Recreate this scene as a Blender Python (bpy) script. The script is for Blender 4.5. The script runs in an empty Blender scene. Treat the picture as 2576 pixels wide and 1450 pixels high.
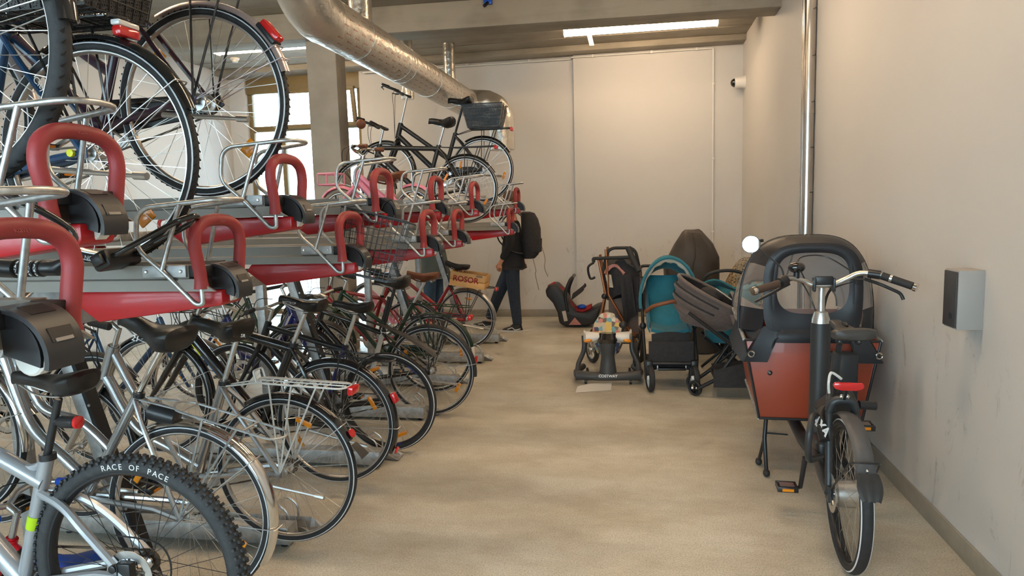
import bpy, bmesh, math, random
from mathutils import Vector, Matrix
random.seed(7)
S = bpy.context.scene
COL = S.collection
PI = math.pi
# ---------------------------------------------------------------- camera
F_PX, W_PX = 1750.0, 2576.0
cam_d = bpy.data.cameras.new('camera')
cam_d.sensor_width = 36.0
cam_d.lens = 36.0 * F_PX / W_PX
cam_d.clip_start = 0.05
cam = bpy.data.objects.new('camera', cam_d)
COL.objects.link(cam)
pitch, yaw, roll = math.radians(6.552), math.radians(10.359), 0.028
fw = Vector((-math.sin(yaw) * math.cos(pitch), math.cos(yaw) * math.cos(pitch), -math.sin(pitch)))
r0 = Vector((math.cos(yaw), math.sin(yaw), 0)); u0 = r0.cross(fw)
rr = r0 * math.cos(roll) - u0 * math.sin(roll); uu = u0 * math.cos(roll) + r0 * math.sin(roll)
cm = Matrix.Identity(4)
for i in range(3):
    cm[i][0], cm[i][1], cm[i][2] = rr[i], uu[i], -fw[i]
cm.translation = (0, 0, 1.6)
cam.matrix_world = cm
S.camera = cam
# ---------------------------------------------------------------- sky, exposure
world = bpy.data.worlds.new('overcast_sky'); S.world = world; world.use_nodes = True
bg = world.node_tree.nodes['Background']
bg.inputs['Color'].default_value = (0.64, 0.88, 1.0, 1)
bg.inputs['Strength'].default_value = 6.5
S.view_settings.view_transform = 'Standard'; S.view_settings.look = 'None'
S.view_settings.gamma = 1.0; S.view_settings.use_curve_mapping = False
S.view_settings.exposure = 0.9
CY = S.cycles
CY.max_bounces = 6; CY.diffuse_bounces = 4; CY.glossy_bounces = 3; CY.transmission_bounces = 3; CY.transparent_max_bounces = 10
CY.caustics_reflective = False; CY.caustics_refractive = False; CY.use_adaptive_sampling = True; CY.adaptive_threshold = 0.1; CY.adaptive_min_samples = 16
LAMP_E = 16.5
LAMP_C = (1.0, 0.735, 0.475)
def portal(name, loc, rot, sx, sy):
    d = bpy.data.lights.new(name, 'AREA'); d.shape = 'RECTANGLE'; d.size = sx; d.size_y = sy
    d.cycles.is_portal = True
    o = bpy.data.objects.new(name, d); COL.objects.link(o); o.location = loc; o.rotation_euler = rot
portal('window_light_portal', (-5.04, 10.3, 1.95), (-PI / 2, 0, 0), 1.9, 3.6)
portal('window_light_portal', (-2.6, -3.1, 1.9), (PI / 2, 0, 0), 6.6, 2.6)
# ---------------------------------------------------------------- materials
MATS = {}
def mat(name, col, rough=0.5, metal=0.0, var=0.0, scale=20.0, bump=0.0, bscale=200.0, coat=0.0, spec=0.5, alpha=1.0, sheen=0.0, emit=None):
    if name in MATS: return MATS[name]
    m = bpy.data.materials.new(name); m.use_nodes = True
    nt = m.node_tree; b = nt.nodes['Principled BSDF']
    b.inputs['Base Color'].default_value = (*col, 1)
    b.inputs['Roughness'].default_value = rough; b.inputs['Metallic'].default_value = metal
    b.inputs['Coat Weight'].default_value = coat; b.inputs['Specular IOR Level'].default_value = spec
    b.inputs['Alpha'].default_value = alpha; b.inputs['Sheen Weight'].default_value = sheen
    if emit: b.inputs['Emission Color'].default_value = (*emit[0], 1); b.inputs['Emission Strength'].default_value = emit[1]
    if var or bump:
        tc = nt.nodes.new('ShaderNodeTexCoord')
    if var:
        n = nt.nodes.new('ShaderNodeTexNoise'); n.inputs['Scale'].default_value = scale; n.inputs['Detail'].default_value = 4
        nt.links.new(tc.outputs['Object'], n.inputs['Vector'])
        r = nt.nodes.new('ShaderNodeValToRGB')
        lo = [max(0, c * (1 - var)) for c in col]; hi = [min(1, c * (1 + var)) for c in col]
        r.color_ramp.elements[0].position = 0.3; r.color_ramp.elements[1].position = 0.7
        r.color_ramp.elements[0].color = (*lo, 1); r.color_ramp.elements[1].color = (*hi, 1)
        nt.links.new(n.outputs['Fac'], r.inputs['Fac']); nt.links.new(r.outputs['Color'], b.inputs['Base Color'])
    if bump:
        n2 = nt.nodes.new('ShaderNodeTexNoise'); n2.inputs['Scale'].default_value = bscale; n2.inputs['Detail'].default_value = 3
        nt.links.new(tc.outputs['Object'], n2.inputs['Vector'])
        bp = nt.nodes.new('ShaderNodeBump'); bp.inputs['Strength'].default_value = bump; bp.inputs['Distance'].default_value = 0.004
        nt.links.new(n2.outputs['Fac'], bp.inputs['Height']); nt.links.new(bp.outputs['Normal'], b.inputs['Normal'])
    MATS[name] = m
    return m
def srgb(r, g, b):
    f = lambda c: c / 12.92 if c <= 0.04045 else ((c + 0.055) / 1.055) ** 2.4
    return (f(r / 255), f(g / 255), f(b / 255))
def film(name, col, haze, rough=0.08):
    """thin clear sheet: mostly see-through, with a sheen and some milky haze"""
    m = bpy.data.materials.new(name); m.use_nodes = True; nt = m.node_tree
    b = nt.nodes['Principled BSDF']; b.inputs['Base Color'].default_value = (*col, 1); b.inputs['Roughness'].default_value = rough
    tr = nt.nodes.new('ShaderNodeBsdfTransparent'); mx = nt.nodes.new('ShaderNodeMixShader')
    fr = nt.nodes.new('ShaderNodeFresnel'); fr.inputs['IOR'].default_value = 1.45
    ad = nt.nodes.new('ShaderNodeMath'); ad.operation = 'ADD'; ad.use_clamp = True; ad.inputs[1].default_value = haze
    nt.links.new(fr.outputs[0], ad.inputs[0]); nt.links.new(ad.outputs[0], mx.inputs[0])
    nt.links.new(tr.outputs[0], mx.inputs[1]); nt.links.new(b.outputs[0], mx.inputs[2])
    nt.links.new(mx.outputs[0], nt.nodes['Material Output'].inputs['Surface'])
    MATS[name] = m
    return m
# ---------------------------------------------------------------- mesh building
def V(*a): return Vector(a)
class MB:
    def __init__(s): s.v = []; s.f = []
    def add(s, vs, fs):
        o = len(s.v); s.v += [tuple(v) for v in vs]; s.f += [tuple(i + o for i in f) for f in fs]; return s
    def box(s, c, d, M=None):
        x, y, z = d[0] / 2, d[1] / 2, d[2] / 2
        vs = [V(a, b, e) for a in (-x, x) for b in (-y, y) for e in (-z, z)]
        if M: vs = [M @ v for v in vs]
        vs = [v + V(*c) for v in vs]
        return s.add(vs, [(0, 1, 3, 2), (4, 6, 7, 5), (0, 4, 5, 1), (2, 3, 7, 6), (0, 2, 6, 4), (1, 5, 7, 3)])
    def tube(s, pts, r, n=8, closed=False, caps=True, sq=None):
        """sweep a round (or, with sq=(a,b), flattened) section along pts"""
        p = [V(*q) for q in pts]; m = len(p)
        rs = r if isinstance(r, (list, tuple)) else [r] * m
        T = []
        for i in range(m):
            if closed: t = p[(i + 1) % m] - p[i - 1]
            else: t = p[min(i + 1, m - 1)] - p[max(i - 1, 0)]
            T.append(t.normalized() if t.length > 1e-9 else V(0, 0, 1))
        a = V(0, 0, 1) if abs(T[0].z) < 0.9 else V(0, 1, 0)
        N = (a - T[0] * a.dot(T[0])).normalized()
        vs = []
        for i in range(m):
            if i:
                N = N - T[i] * N.dot(T[i])
                N = N.normalized() if N.length > 1e-6 else T[i].orthogonal().normalized()
            B = T[i].cross(N)
            k = 1.0
            if 0 < i < m - 1 or closed:
                d1 = (p[i] - p[i - 1]).normalized(); c = max(0.5, math.sqrt(max(0, (1 + d1.dot((p[(i + 1) % m] - p[i]).normalized())) / 2)))
                k = 1 / c
            for j in range(n):
                an = 2 * PI * j / n + (PI / n if n == 4 else 0)
                ca, sa = math.cos(an), math.sin(an)
                if sq: ca *= sq[0]; sa *= sq[1]
                vs.append(p[i] + (N * ca + B * sa) * rs[i] * (k if k < 1.2 else 1.1))
        fs = []
        for i in range(m if closed else m - 1):
            i2 = (i + 1) % m
            for j in range(n):
                j2 = (j + 1) % n
                fs.append((i * n + j, i * n + j2, i2 * n + j2, i2 * n + j))
        if caps and not closed:
            fs.append(tuple(range(n))[::-1]); fs.append(tuple((m - 1) * n + j for j in range(n)))
        return s.add(vs, fs)
    def lathe(s, prof, c=(0, 0, 0), axis='z', n=24, closed=False):
        """prof = [(radius, height)]; turned about an axis through c"""
        vs = []; m = len(prof)
        for r, h in prof:
            for j in range(n):
                a = 2 * PI * j / n; u, w = r * math.cos(a), r * math.sin(a)
                q = {'z': (u, w, h), 'y': (u, h, w), 'x': (h, u, w)}[axis]
                vs.append((q[0] + c[0], q[1] + c[1], q[2] + c[2]))
        fs = []
        for i in range(m if closed else m - 1):
            i2 = (i + 1) % m
            for j in range(n):
                j2 = (j + 1) % n; fs.append((i * n + j, i * n + j2, i2 * n + j2, i2 * n + j))
        if not closed:
            if prof[0][0] > 1e-6: fs.append(tuple(range(n)))
            if prof[-1][0] > 1e-6: fs.append(tuple((m - 1) * n + j for j in range(n)))
        return s.add(vs, fs)
    def loft(s, rings, closed=True, caps=True):
        n = len(rings[0]); vs = [q for r in rings for q in r]; fs = []
        for i in range(len(rings) - 1):
            for j in range(n if closed else n - 1):
                j2 = (j + 1) % n; fs.append((i * n + j, i * n + j2, (i + 1) * n + j2, (i + 1) * n + j))
        if caps and closed:
            fs.append(tuple(range(n))[::-1]); fs.append(tuple((len(rings) - 1) * n + j for j in range(n)))
        return s.add(vs, fs)
    def prism(s, poly, d0, d1, plane='xz'):
        """polygon in a plane, extruded from d0 to d1 along the third axis"""
        f = {'xz': lambda a, b, d: (a, d, b), 'xy': lambda a, b, d: (a, b, d), 'yz': lambda a, b, d: (d, a, b)}[plane]
        n = len(poly)
        vs = [f(a, b, d0) for a, b in poly] + [f(a, b, d1) for a, b in poly]
        fs = [tuple(range(n)), tuple(range(n, 2 * n))[::-1]] + [(i, (i + 1) % n, n + (i + 1) % n, n + i) for i in range(n)]
        return s.add(vs, fs)
    def ball(s, c, r, n=14, m=8, M=None):
        rx, ry, rz = r if isinstance(r, (list, tuple)) else (r, r, r)
        vs = []; fs = []
        for i in range(1, m):
            t = PI * i / m
            for j in range(n):
                a = 2 * PI * j / n; vs.append(V(rx * math.sin(t) * math.cos(a), ry * math.sin(t) * math.sin(a), rz * math.cos(t)))
        vs += [V(0, 0, rz), V(0, 0, -rz)]; k = (m - 1) * n
        for i in range(m - 2):
            for j in range(n): fs.append((i * n + j, i * n + (j + 1) % n, (i + 1) * n + (j + 1) % n, (i + 1) * n + j))
        for j in range(n): fs.append((k, j, (j + 1) % n)); fs.append((k + 1, (m - 2) * n + (j + 1) % n, (m - 2) * n + j))
        if M: vs = [M @ v for v in vs]
        return s.add([v + V(*c) for v in vs], fs)
    def grid(s, fn, nu, nv, th=0.0):
        """surface fn(u, v) -> point, optionally thickened by th along its normal"""
        P = [[V(*fn(i / nu, j / nv)) for j in range(nv + 1)] for i in range(nu + 1)]
        idx = lambda i, j: i * (nv + 1) + j
        vs = [P[i][j] for i in range(nu + 1) for j in range(nv + 1)]
        fs = [(idx(i, j), idx(i + 1, j), idx(i + 1, j + 1), idx(i, j + 1)) for i in range(nu) for j in range(nv)]
        if th:
            N = len(vs); off = []
            for i in range(nu + 1):
                for j in range(nv + 1):
                    a = P[min(i + 1, nu)][j] - P[max(i - 1, 0)][j]; b = P[i][min(j + 1, nv)] - P[i][max(j - 1, 0)]
                    nn = a.cross(b); nn = nn.normalized() if nn.length > 1e-9 else V(0, 0, 1)
                    off.append(P[i][j] + nn * th)
            vs = vs + off
            fs = fs + [tuple(N + q for q in f[::-1]) for f in fs]
            edge = [idx(i, 0) for i in range(nu + 1)] + [idx(nu, j) for j in range(1, nv + 1)] + [idx(i, nv) for i in range(nu - 1, -1, -1)] + [idx(0, j) for j in range(nv - 1, 0, -1)]
            fs += [(edge[k], edge[(k + 1) % len(edge)], N + edge[(k + 1) % len(edge)], N + edge[k]) for k in range(len(edge))]
        return s.add(vs, fs)
    def tf(s, M):
        s.v = [tuple(M @ V(*v)) for v in s.v]; return s
    def mesh(s, name, m, bevel=0.0, smooth=True, seg=2, ang=40):
        me = bpy.data.meshes.new(name); me.from_pydata(s.v, [], s.f)
        bm = bmesh.new(); bm.from_mesh(me)
        bmesh.ops.recalc_face_normals(bm, faces=bm.faces)
        if bevel:
            bmesh.ops.remove_doubles(bm, verts=bm.verts, dist=1e-5)
            es = [e for e in bm.edges if len(e.link_faces) == 2 and e.calc_face_angle(0) > 0.5]
            bmesh.ops.bevel(bm, geom=es, offset=bevel, segments=seg, affect='EDGES', profile=0.5, clamp_overlap=True)
        bm.to_mesh(me); bm.free()
        if smooth:
            me.polygons.foreach_set('use_smooth', [True] * len(me.polygons)); me.set_sharp_from_angle(angle=math.radians(ang))
        if m: me.materials.append(m)
        return me
    def obj(s, name, m, parent=None, bevel=0.0, smooth=True, seg=2, label=None, ang=40):
        o = bpy.data.objects.new(name, s.mesh(name, m, bevel, smooth, seg, ang)); COL.objects.link(o); o.parent = parent
        if label: o['label'] = label
        return o
def link(name, me, parent=None, label=None):
    o = bpy.data.objects.new(name, me); COL.objects.link(o); o.parent = parent
    if label: o['label'] = label
    return o
def thing(name, label, cat, loc=(0, 0, 0), rz=0.0, group=None, rot=None):
    o = bpy.data.objects.new(name, None); COL.objects.link(o)
    o.location = loc; o.rotation_euler = rot if rot else (0, 0, rz); o['label'] = label; o['category'] = cat
    o.empty_display_size = 0.1
    if group: o['group'] = group
    return o
def tag(o, label, cat, group=None):
    o['label'] = label; o['category'] = cat
    if group: o['group'] = group
    return o
def struct(o): o['kind'] = 'structure'; return o
def copy_tree(o, parent=None):
    c = o.copy(); COL.objects.link(c); c.parent = parent
    for ch in list(o.children): copy_tree(ch, c)
    return c
def fillet(pts, rad, seg=4, closed=False):
    """round the corners of a polyline"""
    p = [V(*q) for q in pts]; n = len(p); out = []
    for i in range(n):
        if not closed and i in (0, n - 1): out.append(p[i]); continue
        a, b, c = p[i - 1], p[i], p[(i + 1) % n]
        d1, d2 = a - b, c - b; k = min(rad, d1.length * .49, d2.length * .49)
        q0, q2 = b + d1.normalized() * k, b + d2.normalized() * k
        for j in range(seg + 1):
            t = j / seg; out.append(q0 * (1 - t) ** 2 + b * 2 * t * (1 - t) + q2 * t * t)
    return out
def crv(pts, n=6, closed=False):
    """Catmull-Rom through pts"""
    p = [V(*q) for q in pts]; m = len(p); out = []
    for i in range(m if closed else m - 1):
        a = p[i - 1] if closed or i else p[0]; b = p[i]; c = p[(i + 1) % m]; d = p[(i + 2) % m] if closed or i + 2 < m else p[-1]
        for j in range(n):
            t = j / n
            out.append(0.5 * ((2 * b) + (c - a) * t + (2 * a - 5 * b + 4 * c - d) * t * t + (3 * b - a - 3 * c + d) * t ** 3))
    if not closed: out.append(p[-1])
    return out
def RX(a): return Matrix.Rotation(a, 4, 'X')
def RY(a): return Matrix.Rotation(a, 4, 'Y')
def RZ(a): return Matrix.Rotation(a, 4, 'Z')
def TR(*a): return Matrix.Translation(V(*a))
def text_mesh(txt, size, depth=0.001, bold=0.0):
    cu = bpy.data.curves.new('lettering', 'FONT'); cu.body = txt; cu.size = size; cu.extrude = depth; cu.align_x = 'CENTER'; cu.align_y = 'CENTER'
    cu.offset = bold; cu.resolution_u = 3
    o = bpy.data.objects.new('lettering', cu); COL.objects.link(o)
    me = bpy.data.meshes.new_from_object(o)
    bpy.data.objects.remove(o); bpy.data.curves.remove(cu)
    return me
def letter(txt, size, m, M, parent=None, depth=0.001, bold=0.0, name='lettering'):
    me = text_mesh(txt, size, depth, bold); me.transform(M); me.materials.clear(); me.materials.append(m)
    return link(name, me, parent)
# ================================================================ the room
XL, XR, YB, YF, ZC = -6.25, 1.41, 10.1, -3.0, 3.78
def concrete(name, c1, c2, streak=6.0, rough=0.75):
    m = bpy.data.materials.new(name); m.use_nodes = True; nt = m.node_tree; b = nt.nodes['Principled BSDF']; b.inputs['Roughness'].default_value = rough
    tc = nt.nodes.new('ShaderNodeTexCoord'); mp = nt.nodes.new('ShaderNodeMapping'); mp.inputs['Scale'].default_value = (0.5, streak, streak)
    n1 = nt.nodes.new('ShaderNodeTexNoise'); n1.inputs['Scale'].default_value = 1.2; n1.inputs['Detail'].default_value = 8; n1.inputs['Roughness'].default_value = 0.65
    n2 = nt.nodes.new('ShaderNodeTexNoise'); n2.inputs['Scale'].default_value = 2.5; n2.inputs['Detail'].default_value = 8
    mx = nt.nodes.new('ShaderNodeMath'); mx.operation = 'MULTIPLY_ADD'; mx.inputs[1].default_value = 0.75
    r = nt.nodes.new('ShaderNodeValToRGB'); r.color_ramp.elements[0].position = 0.35; r.color_ramp.elements[1].position = 0.95
    r.color_ramp.elements[0].color = (*c1, 1); r.color_ramp.elements[1].color = (*c2, 1)
    nt.links.new(tc.outputs['Object'], mp.inputs[0]); nt.links.new(mp.outputs[0], n1.inputs['Vector']); nt.links.new(tc.outputs['Object'], n2.inputs['Vector'])
    nt.links.new(n1.outputs['Fac'], mx.inputs[0]); nt.links.new(n2.outputs['Fac'], mx.inputs[2])
    nt.links.new(mx.outputs[0], r.inputs[0]); nt.links.new(r.outputs[0], b.inputs['Base Color'])
    bp = nt.nodes.new('ShaderNodeBump'); bp.inputs['Strength'].default_value = 0.35; bp.inputs['Distance'].default_value = 0.006
    nt.links.new(n1.outputs['Fac'], bp.inputs['Height']); nt.links.new(bp.outputs[0], b.inputs['Normal'])
    MATS[name] = m; return m
def floor_mat():
    m = bpy.data.materials.new('sealed_floor'); m.use_nodes = True; nt = m.node_tree; b = nt.nodes['Principled BSDF']
    L = nt.links.new
    tc = nt.nodes.new('ShaderNodeTexCoord')
    def noise(s, d=6, r=0.6, sc=(1, 1, 1)):
        mp = nt.nodes.new('ShaderNodeMapping'); mp.inputs['Scale'].default_value = sc; L(tc.outputs['Object'], mp.inputs[0])
        n = nt.nodes.new('ShaderNodeTexNoise'); n.inputs['Scale'].default_value = s; n.inputs['Detail'].default_value = d; n.inputs['Roughness'].default_value = r
        L(mp.outputs[0], n.inputs['Vector']); return n
    def ramp(n, p0, p1, c0, c1):
        r = nt.nodes.new('ShaderNodeValToRGB'); e = r.color_ramp.elements; e[0].position = p0; e[1].position = p1
        e[0].color = (*c0, 1); e[1].color = (*c1, 1); L(n.outputs['Fac'], r.inputs[0]); return r
    big = ramp(noise(0.7, 9, 0.62, (1, 1.25, 1)), 0.33, 0.70, (0.58, 0.54, 0.45), (0.76, 0.73, 0.64))
    speck = ramp(noise(130, 4, 0.8), 0.40, 0.53, (0.36, 0.31, 0.24), (1, 1, 1))
    stain = ramp(noise(1.6, 10, 0.75, (0.8, 1.5, 1)), 0.36, 0.60, (0.60, 0.54, 0.46), (1, 1, 1))
    m1 = nt.nodes.new('ShaderNodeMix'); m1.data_type = 'RGBA'; m1.blend_type = 'MULTIPLY'; m1.inputs[0].default_value = 0.55
    L(big.outputs[0], m1.inputs[6]); L(speck.outputs[0], m1.inputs[7])
    m2 = nt.nodes.new('ShaderNodeMix'); m2.data_type = 'RGBA'; m2.blend_type = 'MULTIPLY'; m2.inputs[0].default_value = 0.6
    L(m1.outputs[2], m2.inputs[6]); L(stain.outputs[0], m2.inputs[7]); L(m2.outputs[2], b.inputs['Base Color'])
    rg = ramp(noise(6, 5), 0.3, 0.7, (0.3,) * 3, (0.5,) * 3); L(rg.outputs[0], b.inputs['Roughness'])
    bp = nt.nodes.new('ShaderNodeBump'); bp.inputs['Strength'].default_value = 0.12; bp.inputs['Distance'].default_value = 0.002
    L(noise(90, 3).outputs['Fac'], bp.inputs['Height']); L(bp.outputs[0], b.inputs['Normal'])
    MATS['floor'] = m; return m
def plaster():
    m = bpy.data.materials.new('white_plaster'); m.use_nodes = True; nt = m.node_tree; b = nt.nodes['Principled BSDF']; L = nt.links.new
    b.inputs['Roughness'].default_value = 0.75; b.inputs['Specular IOR Level'].default_value = 0.3
    tc = nt.nodes.new('ShaderNodeTexCoord')
    n = nt.nodes.new('ShaderNodeTexNoise'); n.inputs['Scale'].default_value = 1.3; n.inputs['Detail'].default_value = 6; L(tc.outputs['Object'], n.inputs['Vector'])
    r = nt.nodes.new('ShaderNodeValToRGB'); r.color_ramp.elements[0].color = (0.60, 0.575, 0.55, 1); r.color_ramp.elements[1].color = (0.65, 0.63, 0.605, 1)
    L(n.outputs['Fac'], r.inputs[0])
    # black scuff marks low on the wall, a shape of their own
    mp = nt.nodes.new('ShaderNodeMapping'); mp.inputs['Scale'].default_value = (3, 3, 1.1); mp.inputs['Rotation'].default_value = (0.5, 0, 0); L(tc.outputs['Object'], mp.inputs[0])
    n2 = nt.nodes.new('ShaderNodeTexNoise'); n2.inputs['Scale'].default_value = 2.2; n2.inputs['Detail'].default_value = 10; n2.inputs['Roughness'].default_value = 0.8; n2.inputs['Distortion'].default_value = 1.5
    L(mp.outputs[0], n2.inputs['Vector'])
    r2 = nt.nodes.new('ShaderNodeValToRGB'); e = r2.color_ramp.elements; e[0].position = 0.30; e[1].position = 0.43; e[0].color = (0.45, 0.40, 0.37, 1); e[1].color = (1, 1, 1, 1)
    L(n2.outputs['Fac'], r2.inputs[0])
    sx = nt.nodes.new('ShaderNodeSeparateXYZ'); L(tc.outputs['Object'], sx.inputs[0])
    mr = nt.nodes.new('ShaderNodeMapRange'); mr.inputs['From Min'].default_value = 0.9; mr.inputs['From Max'].default_value = 1.4; mr.inputs['To Min'].default_value = 0.85; mr.inputs['To Max'].default_value = 0.0
    L(sx.outputs['Z'], mr.inputs[0])
    mx = nt.nodes.new('ShaderNodeMix'); mx.data_type = 'RGBA'; mx.blend_type = 'MULTIPLY'; L(mr.outputs[0], mx.inputs[0]); L(r.outputs[0], mx.inputs[6]); L(r2.outputs[0], mx.inputs[7])
    L(mx.outputs[2], b.inputs['Base Color'])
    n3 = nt.nodes.new('ShaderNodeTexNoise'); n3.inputs['Scale'].default_value = 120; L(tc.outputs['Object'], n3.inputs['Vector'])
    bp = nt.nodes.new('ShaderNodeBump'); bp.inputs['Strength'].default_value = 0.08; bp.inputs['Distance'].default_value = 0.002; L(n3.outputs['Fac'], bp.inputs['Height']); L(bp.outputs[0], b.inputs['Normal'])
    MATS['plaster'] = m; return m
m_floor = floor_mat(); m_wall = plaster()
m_conc = concrete('shuttered_concrete', (0.15, 0.13, 0.10), (0.33, 0.295, 0.24))
m_col = concrete('column_concrete', (0.24, 0.215, 0.18), (0.40, 0.37, 0.32), streak=1.5)
m_base = mat('grey_baseboard_paint', srgb(150, 142, 128), 0.5, var=0.06)
m_frame = mat('bronze_window_frame', srgb(128, 108, 70), 0.45, var=0.05)
m_steel = mat('polished_steel', (0.60, 0.56, 0.52), 0.22, 1.0, var=0.1, scale=5)
m_white = mat('white_plastic', (0.75, 0.73, 0.69), 0.4)
m_blk = mat('black_plastic', (0.012, 0.012, 0.014), 0.42)
m_glass = film('window_glass', (0.9, 0.95, 1.0), 0.03, 0.02)
m_pave = mat('outdoor_paving', (0.45, 0.46, 0.46), 0.9, var=0.1)
def slab(name, lo, hi, m, bevel=0.0):
    c = [(a + b) / 2 for a, b in zip(lo, hi)]; d = [b - a for a, b in zip(lo, hi)]
    return MB().box(c, d).obj(name, m, bevel=bevel)
struct(slab('floor', (XL - .2, YF - .2, -.2), (XR + .2, YB + .3, 0), m_floor))
struct(slab('ceiling', (XL - .2, YF - .2, ZC), (XR + .2, YB + .3, ZC + .25), m_conc))
struct(slab('wall_right', (XR, YF - .2, 0), (XR + .2, YB + .3, ZC), m_wall))
struct(slab('wall_left', (XL - .2, YF - .2, 0), (XL, YB + .3, ZC), m_wall))
# back wall in three bays, each a little proud of its neighbour, and the window at its left end
b = MB()
b.box(((-4.1 - 2.893) / 2, YB + .18, ZC / 2), (1.207, .26, ZC))
b.box(((-2.893 - .877) / 2, YB + .16, ZC / 2), (2.016, .30, ZC))
b.box(((-.877 + XR) / 2, YB + .13, ZC / 2), (XR + .877, .36, ZC))
b.box(((XL - 5.97) / 2, YB + .18, ZC / 2), (-5.97 - XL, .26, ZC))
b.box((-5.035, YB + .18, (3.7 + ZC) / 2), (1.87, .26, ZC - 3.7))
struct(b.obj('wall_back', m_wall, smooth=False))
def window_unit(name, x0, x1, z0, z1, y, cols, rails, sash=True, sgn=1):
    """frame with mullions at cols and transoms at rails; one pane per field"""
    fr = MB(); t = .07; d = .09
    for x in [x0 + t / 2] + list(cols) + [x1 - t / 2]: fr.box((x, y, (z0 + z1) / 2), (t, d, z1 - z0))
    for z in [z0 + t / 2] + list(rails) + [z1 - t / 2]: fr.box(((x0 + x1) / 2, y, z), (x1 - x0, d * .94, t * 1.2))
    w = fr.obj(name, m_frame, bevel=.006); struct(w)
    xs = [x0] + list(cols) + [x1]; zs = [z0] + list(rails) + [z1]
    for i in range(len(xs) - 1):
        for j in range(len(zs) - 1):
            MB().box(((xs[i] + xs[i + 1]) / 2, y + .01 * sgn, (zs[j] + zs[j + 1]) / 2), (xs[i + 1] - xs[i] - t * .8, .012, zs[j + 1] - zs[j] - t)).obj('pane', m_glass, w)
    return w
w1 = window_unit('window_1', -5.97, -4.1, 0.02, 3.7, YB + .16, (-5.42,), (0.9, 2.93))
MB().box((-5.03, YB + .10, 3.58), (1.86, .07, .24)).obj('head_board', m_frame, w1, bevel=.005)
# the open tilted vent sash in the upper right light
sa = MB()
for x in (-5.36, -4.2): sa.box((x, 0, 0), (.06, .05, .52))
for z in (-.26, .26): sa.box((-4.78, 0, z), (1.22, .05, .06))
sa.tf(TR(0, YB + .05, 3.2) @ RX(math.radians(9))); sa.obj('vent_sash', m_frame, w1, bevel=.005)
MB().tube([(-5.25, YB + .02, 3.47), (-4.3, YB + .02, 3.47)], .012).obj('opener_rod', m_white, w1)
# wall behind the viewer: a wide strip of glazing, which the cargo bike's mirror shows
b = MB()
b.box(((XL - 5.9) / 2, YF - .1, ZC / 2), (-5.9 - XL, .2, ZC)); b.box(((.7 + XR) / 2, YF - .1, ZC / 2), (XR - .7, .2, ZC))
b.box((-2.6, YF - .1, .3), (6.6, .2, .6)); b.box((-2.6, YF - .1, (3.2 + ZC) / 2), (6.6, .2, ZC - 3.2))
struct(b.obj('wall_front', m_wall, smooth=False))
window_unit('window_2', -5.9, .7, .6, 3.2, YF - .1, (-4.25, -2.6, -.95), (2.4,), sgn=-1)
# skirting
struct(slab('baseboard_right', (XR - .012, YF, 0), (XR, YB - .05, .1), m_base, .003))
struct(slab('baseboard_back', (-4.1, YB - .065, 0), (XR, YB + .05, .1), m_base, .003))
struct(slab('baseboard_left', (XL, YF, 0), (XL + .012, YB, .1), m_base, .003))
# concrete downstand beams and the column
for i, y in enumerate((7.575, 3.75, 0.0)):
    bm_ = struct(MB().box((0, 0, 0), (XR - XL + .3, .36, ZC - 3.5)).obj('trim_%d' % (i + 1), m_conc, bevel=.008)); bm_.location = ((XL + XR) / 2, y + (-.02 if i == 0 else 0), (ZC + 3.5) / 2); bm_.rotation_euler = (0, 0, math.radians(1.7))
struct(slab('trim_4', (XL, YB - .32, 3.70), (XR, YB + .05, ZC), m_conc, .006))
struct(slab('trim_5', (-3.61, 7.44, 0), (-3.26, 7.70, 3.52), m_col, .012))
struct(slab('trim_6', (XL - 3, YB + .4, -.25), (XR + 2, YB + 14, -.05), m_pave))
struct(slab('trim_7', (XL - 3, YF - 14, -.25), (XR + 2, YF - .4, -.05), m_pave))
# formwork joints in the slab soffit
for i, y in enumerate((8.05, 9.35, 6.2, 4.95)):
    o = slab('trim_%d' % (8 + i), (XL, y - .006, ZC - .006), (XR, y + .006, ZC + .01), m_conc); struct(o)
# ---------------------------------------------------------------- strip lamps
def lamp_mat():
    m = bpy.data.materials.new('lit_diffuser'); m.use_nodes = True; nt = m.node_tree
    b = nt.nodes['Principled BSDF']; b.inputs['Base Color'].default_value = (.8, .8, .78, 1)
    b.inputs['Emission Color'].default_value = (*LAMP_C, 1); b.inputs['Emission Strength'].default_value = LAMP_E
    return m
m_lamp = lamp_mat()
def strip_lamp(x0, x1, y, label):
    L = x1 - x0; t = thing('strip_lamp', label, 'lamp', ((x0 + x1) / 2, y, ZC), group='strip lamps under the ceiling')
    MB().box((0, 0, -.012), (L - .06, .07, .024)).obj('housing', m_white, t, bevel=.004)
    s = MB(); s.loft([[(x, .085 * math.cos(a) * k, -.068 + .055 * math.sin(a) * k) for a in [2 * PI * j / 16 for j in range(16)]] for x, k in ((-L / 2, .85), (-L / 2 + .01, 1), (L / 2 - .01, 1), (L / 2, .85))])
    s.obj('diffuser', m_lamp, t, label='glowing warm white diffuser')
    for sx in (-1, 1): MB().box((sx * (L / 2 + .004), 0, -.066), (.02, .165, .112)).obj('end_cap', m_white, t, bevel=.006)
    return t
strip_lamp(-.87, .94, 8.75, 'lit strip lamp on the concrete ceiling above the prams')
strip_lamp(-5.3, -3.55, 8.40, 'lit strip lamp on the ceiling partly hidden behind the concrete column')
for y, w in ((5.2, 'far ahead of'), (2.9, 'ahead of'), (-.2, 'behind')):  # lamps added out of view to brighten and even out the near bays
    for x0, w2 in ((-.75, 'aisle'), (-4.2, 'rack')): strip_lamp(x0, x0 + 1.8, y, 'added unseen ceiling strip lamp over the %s %s the viewer, above the picture' % (w2, w))
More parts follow.
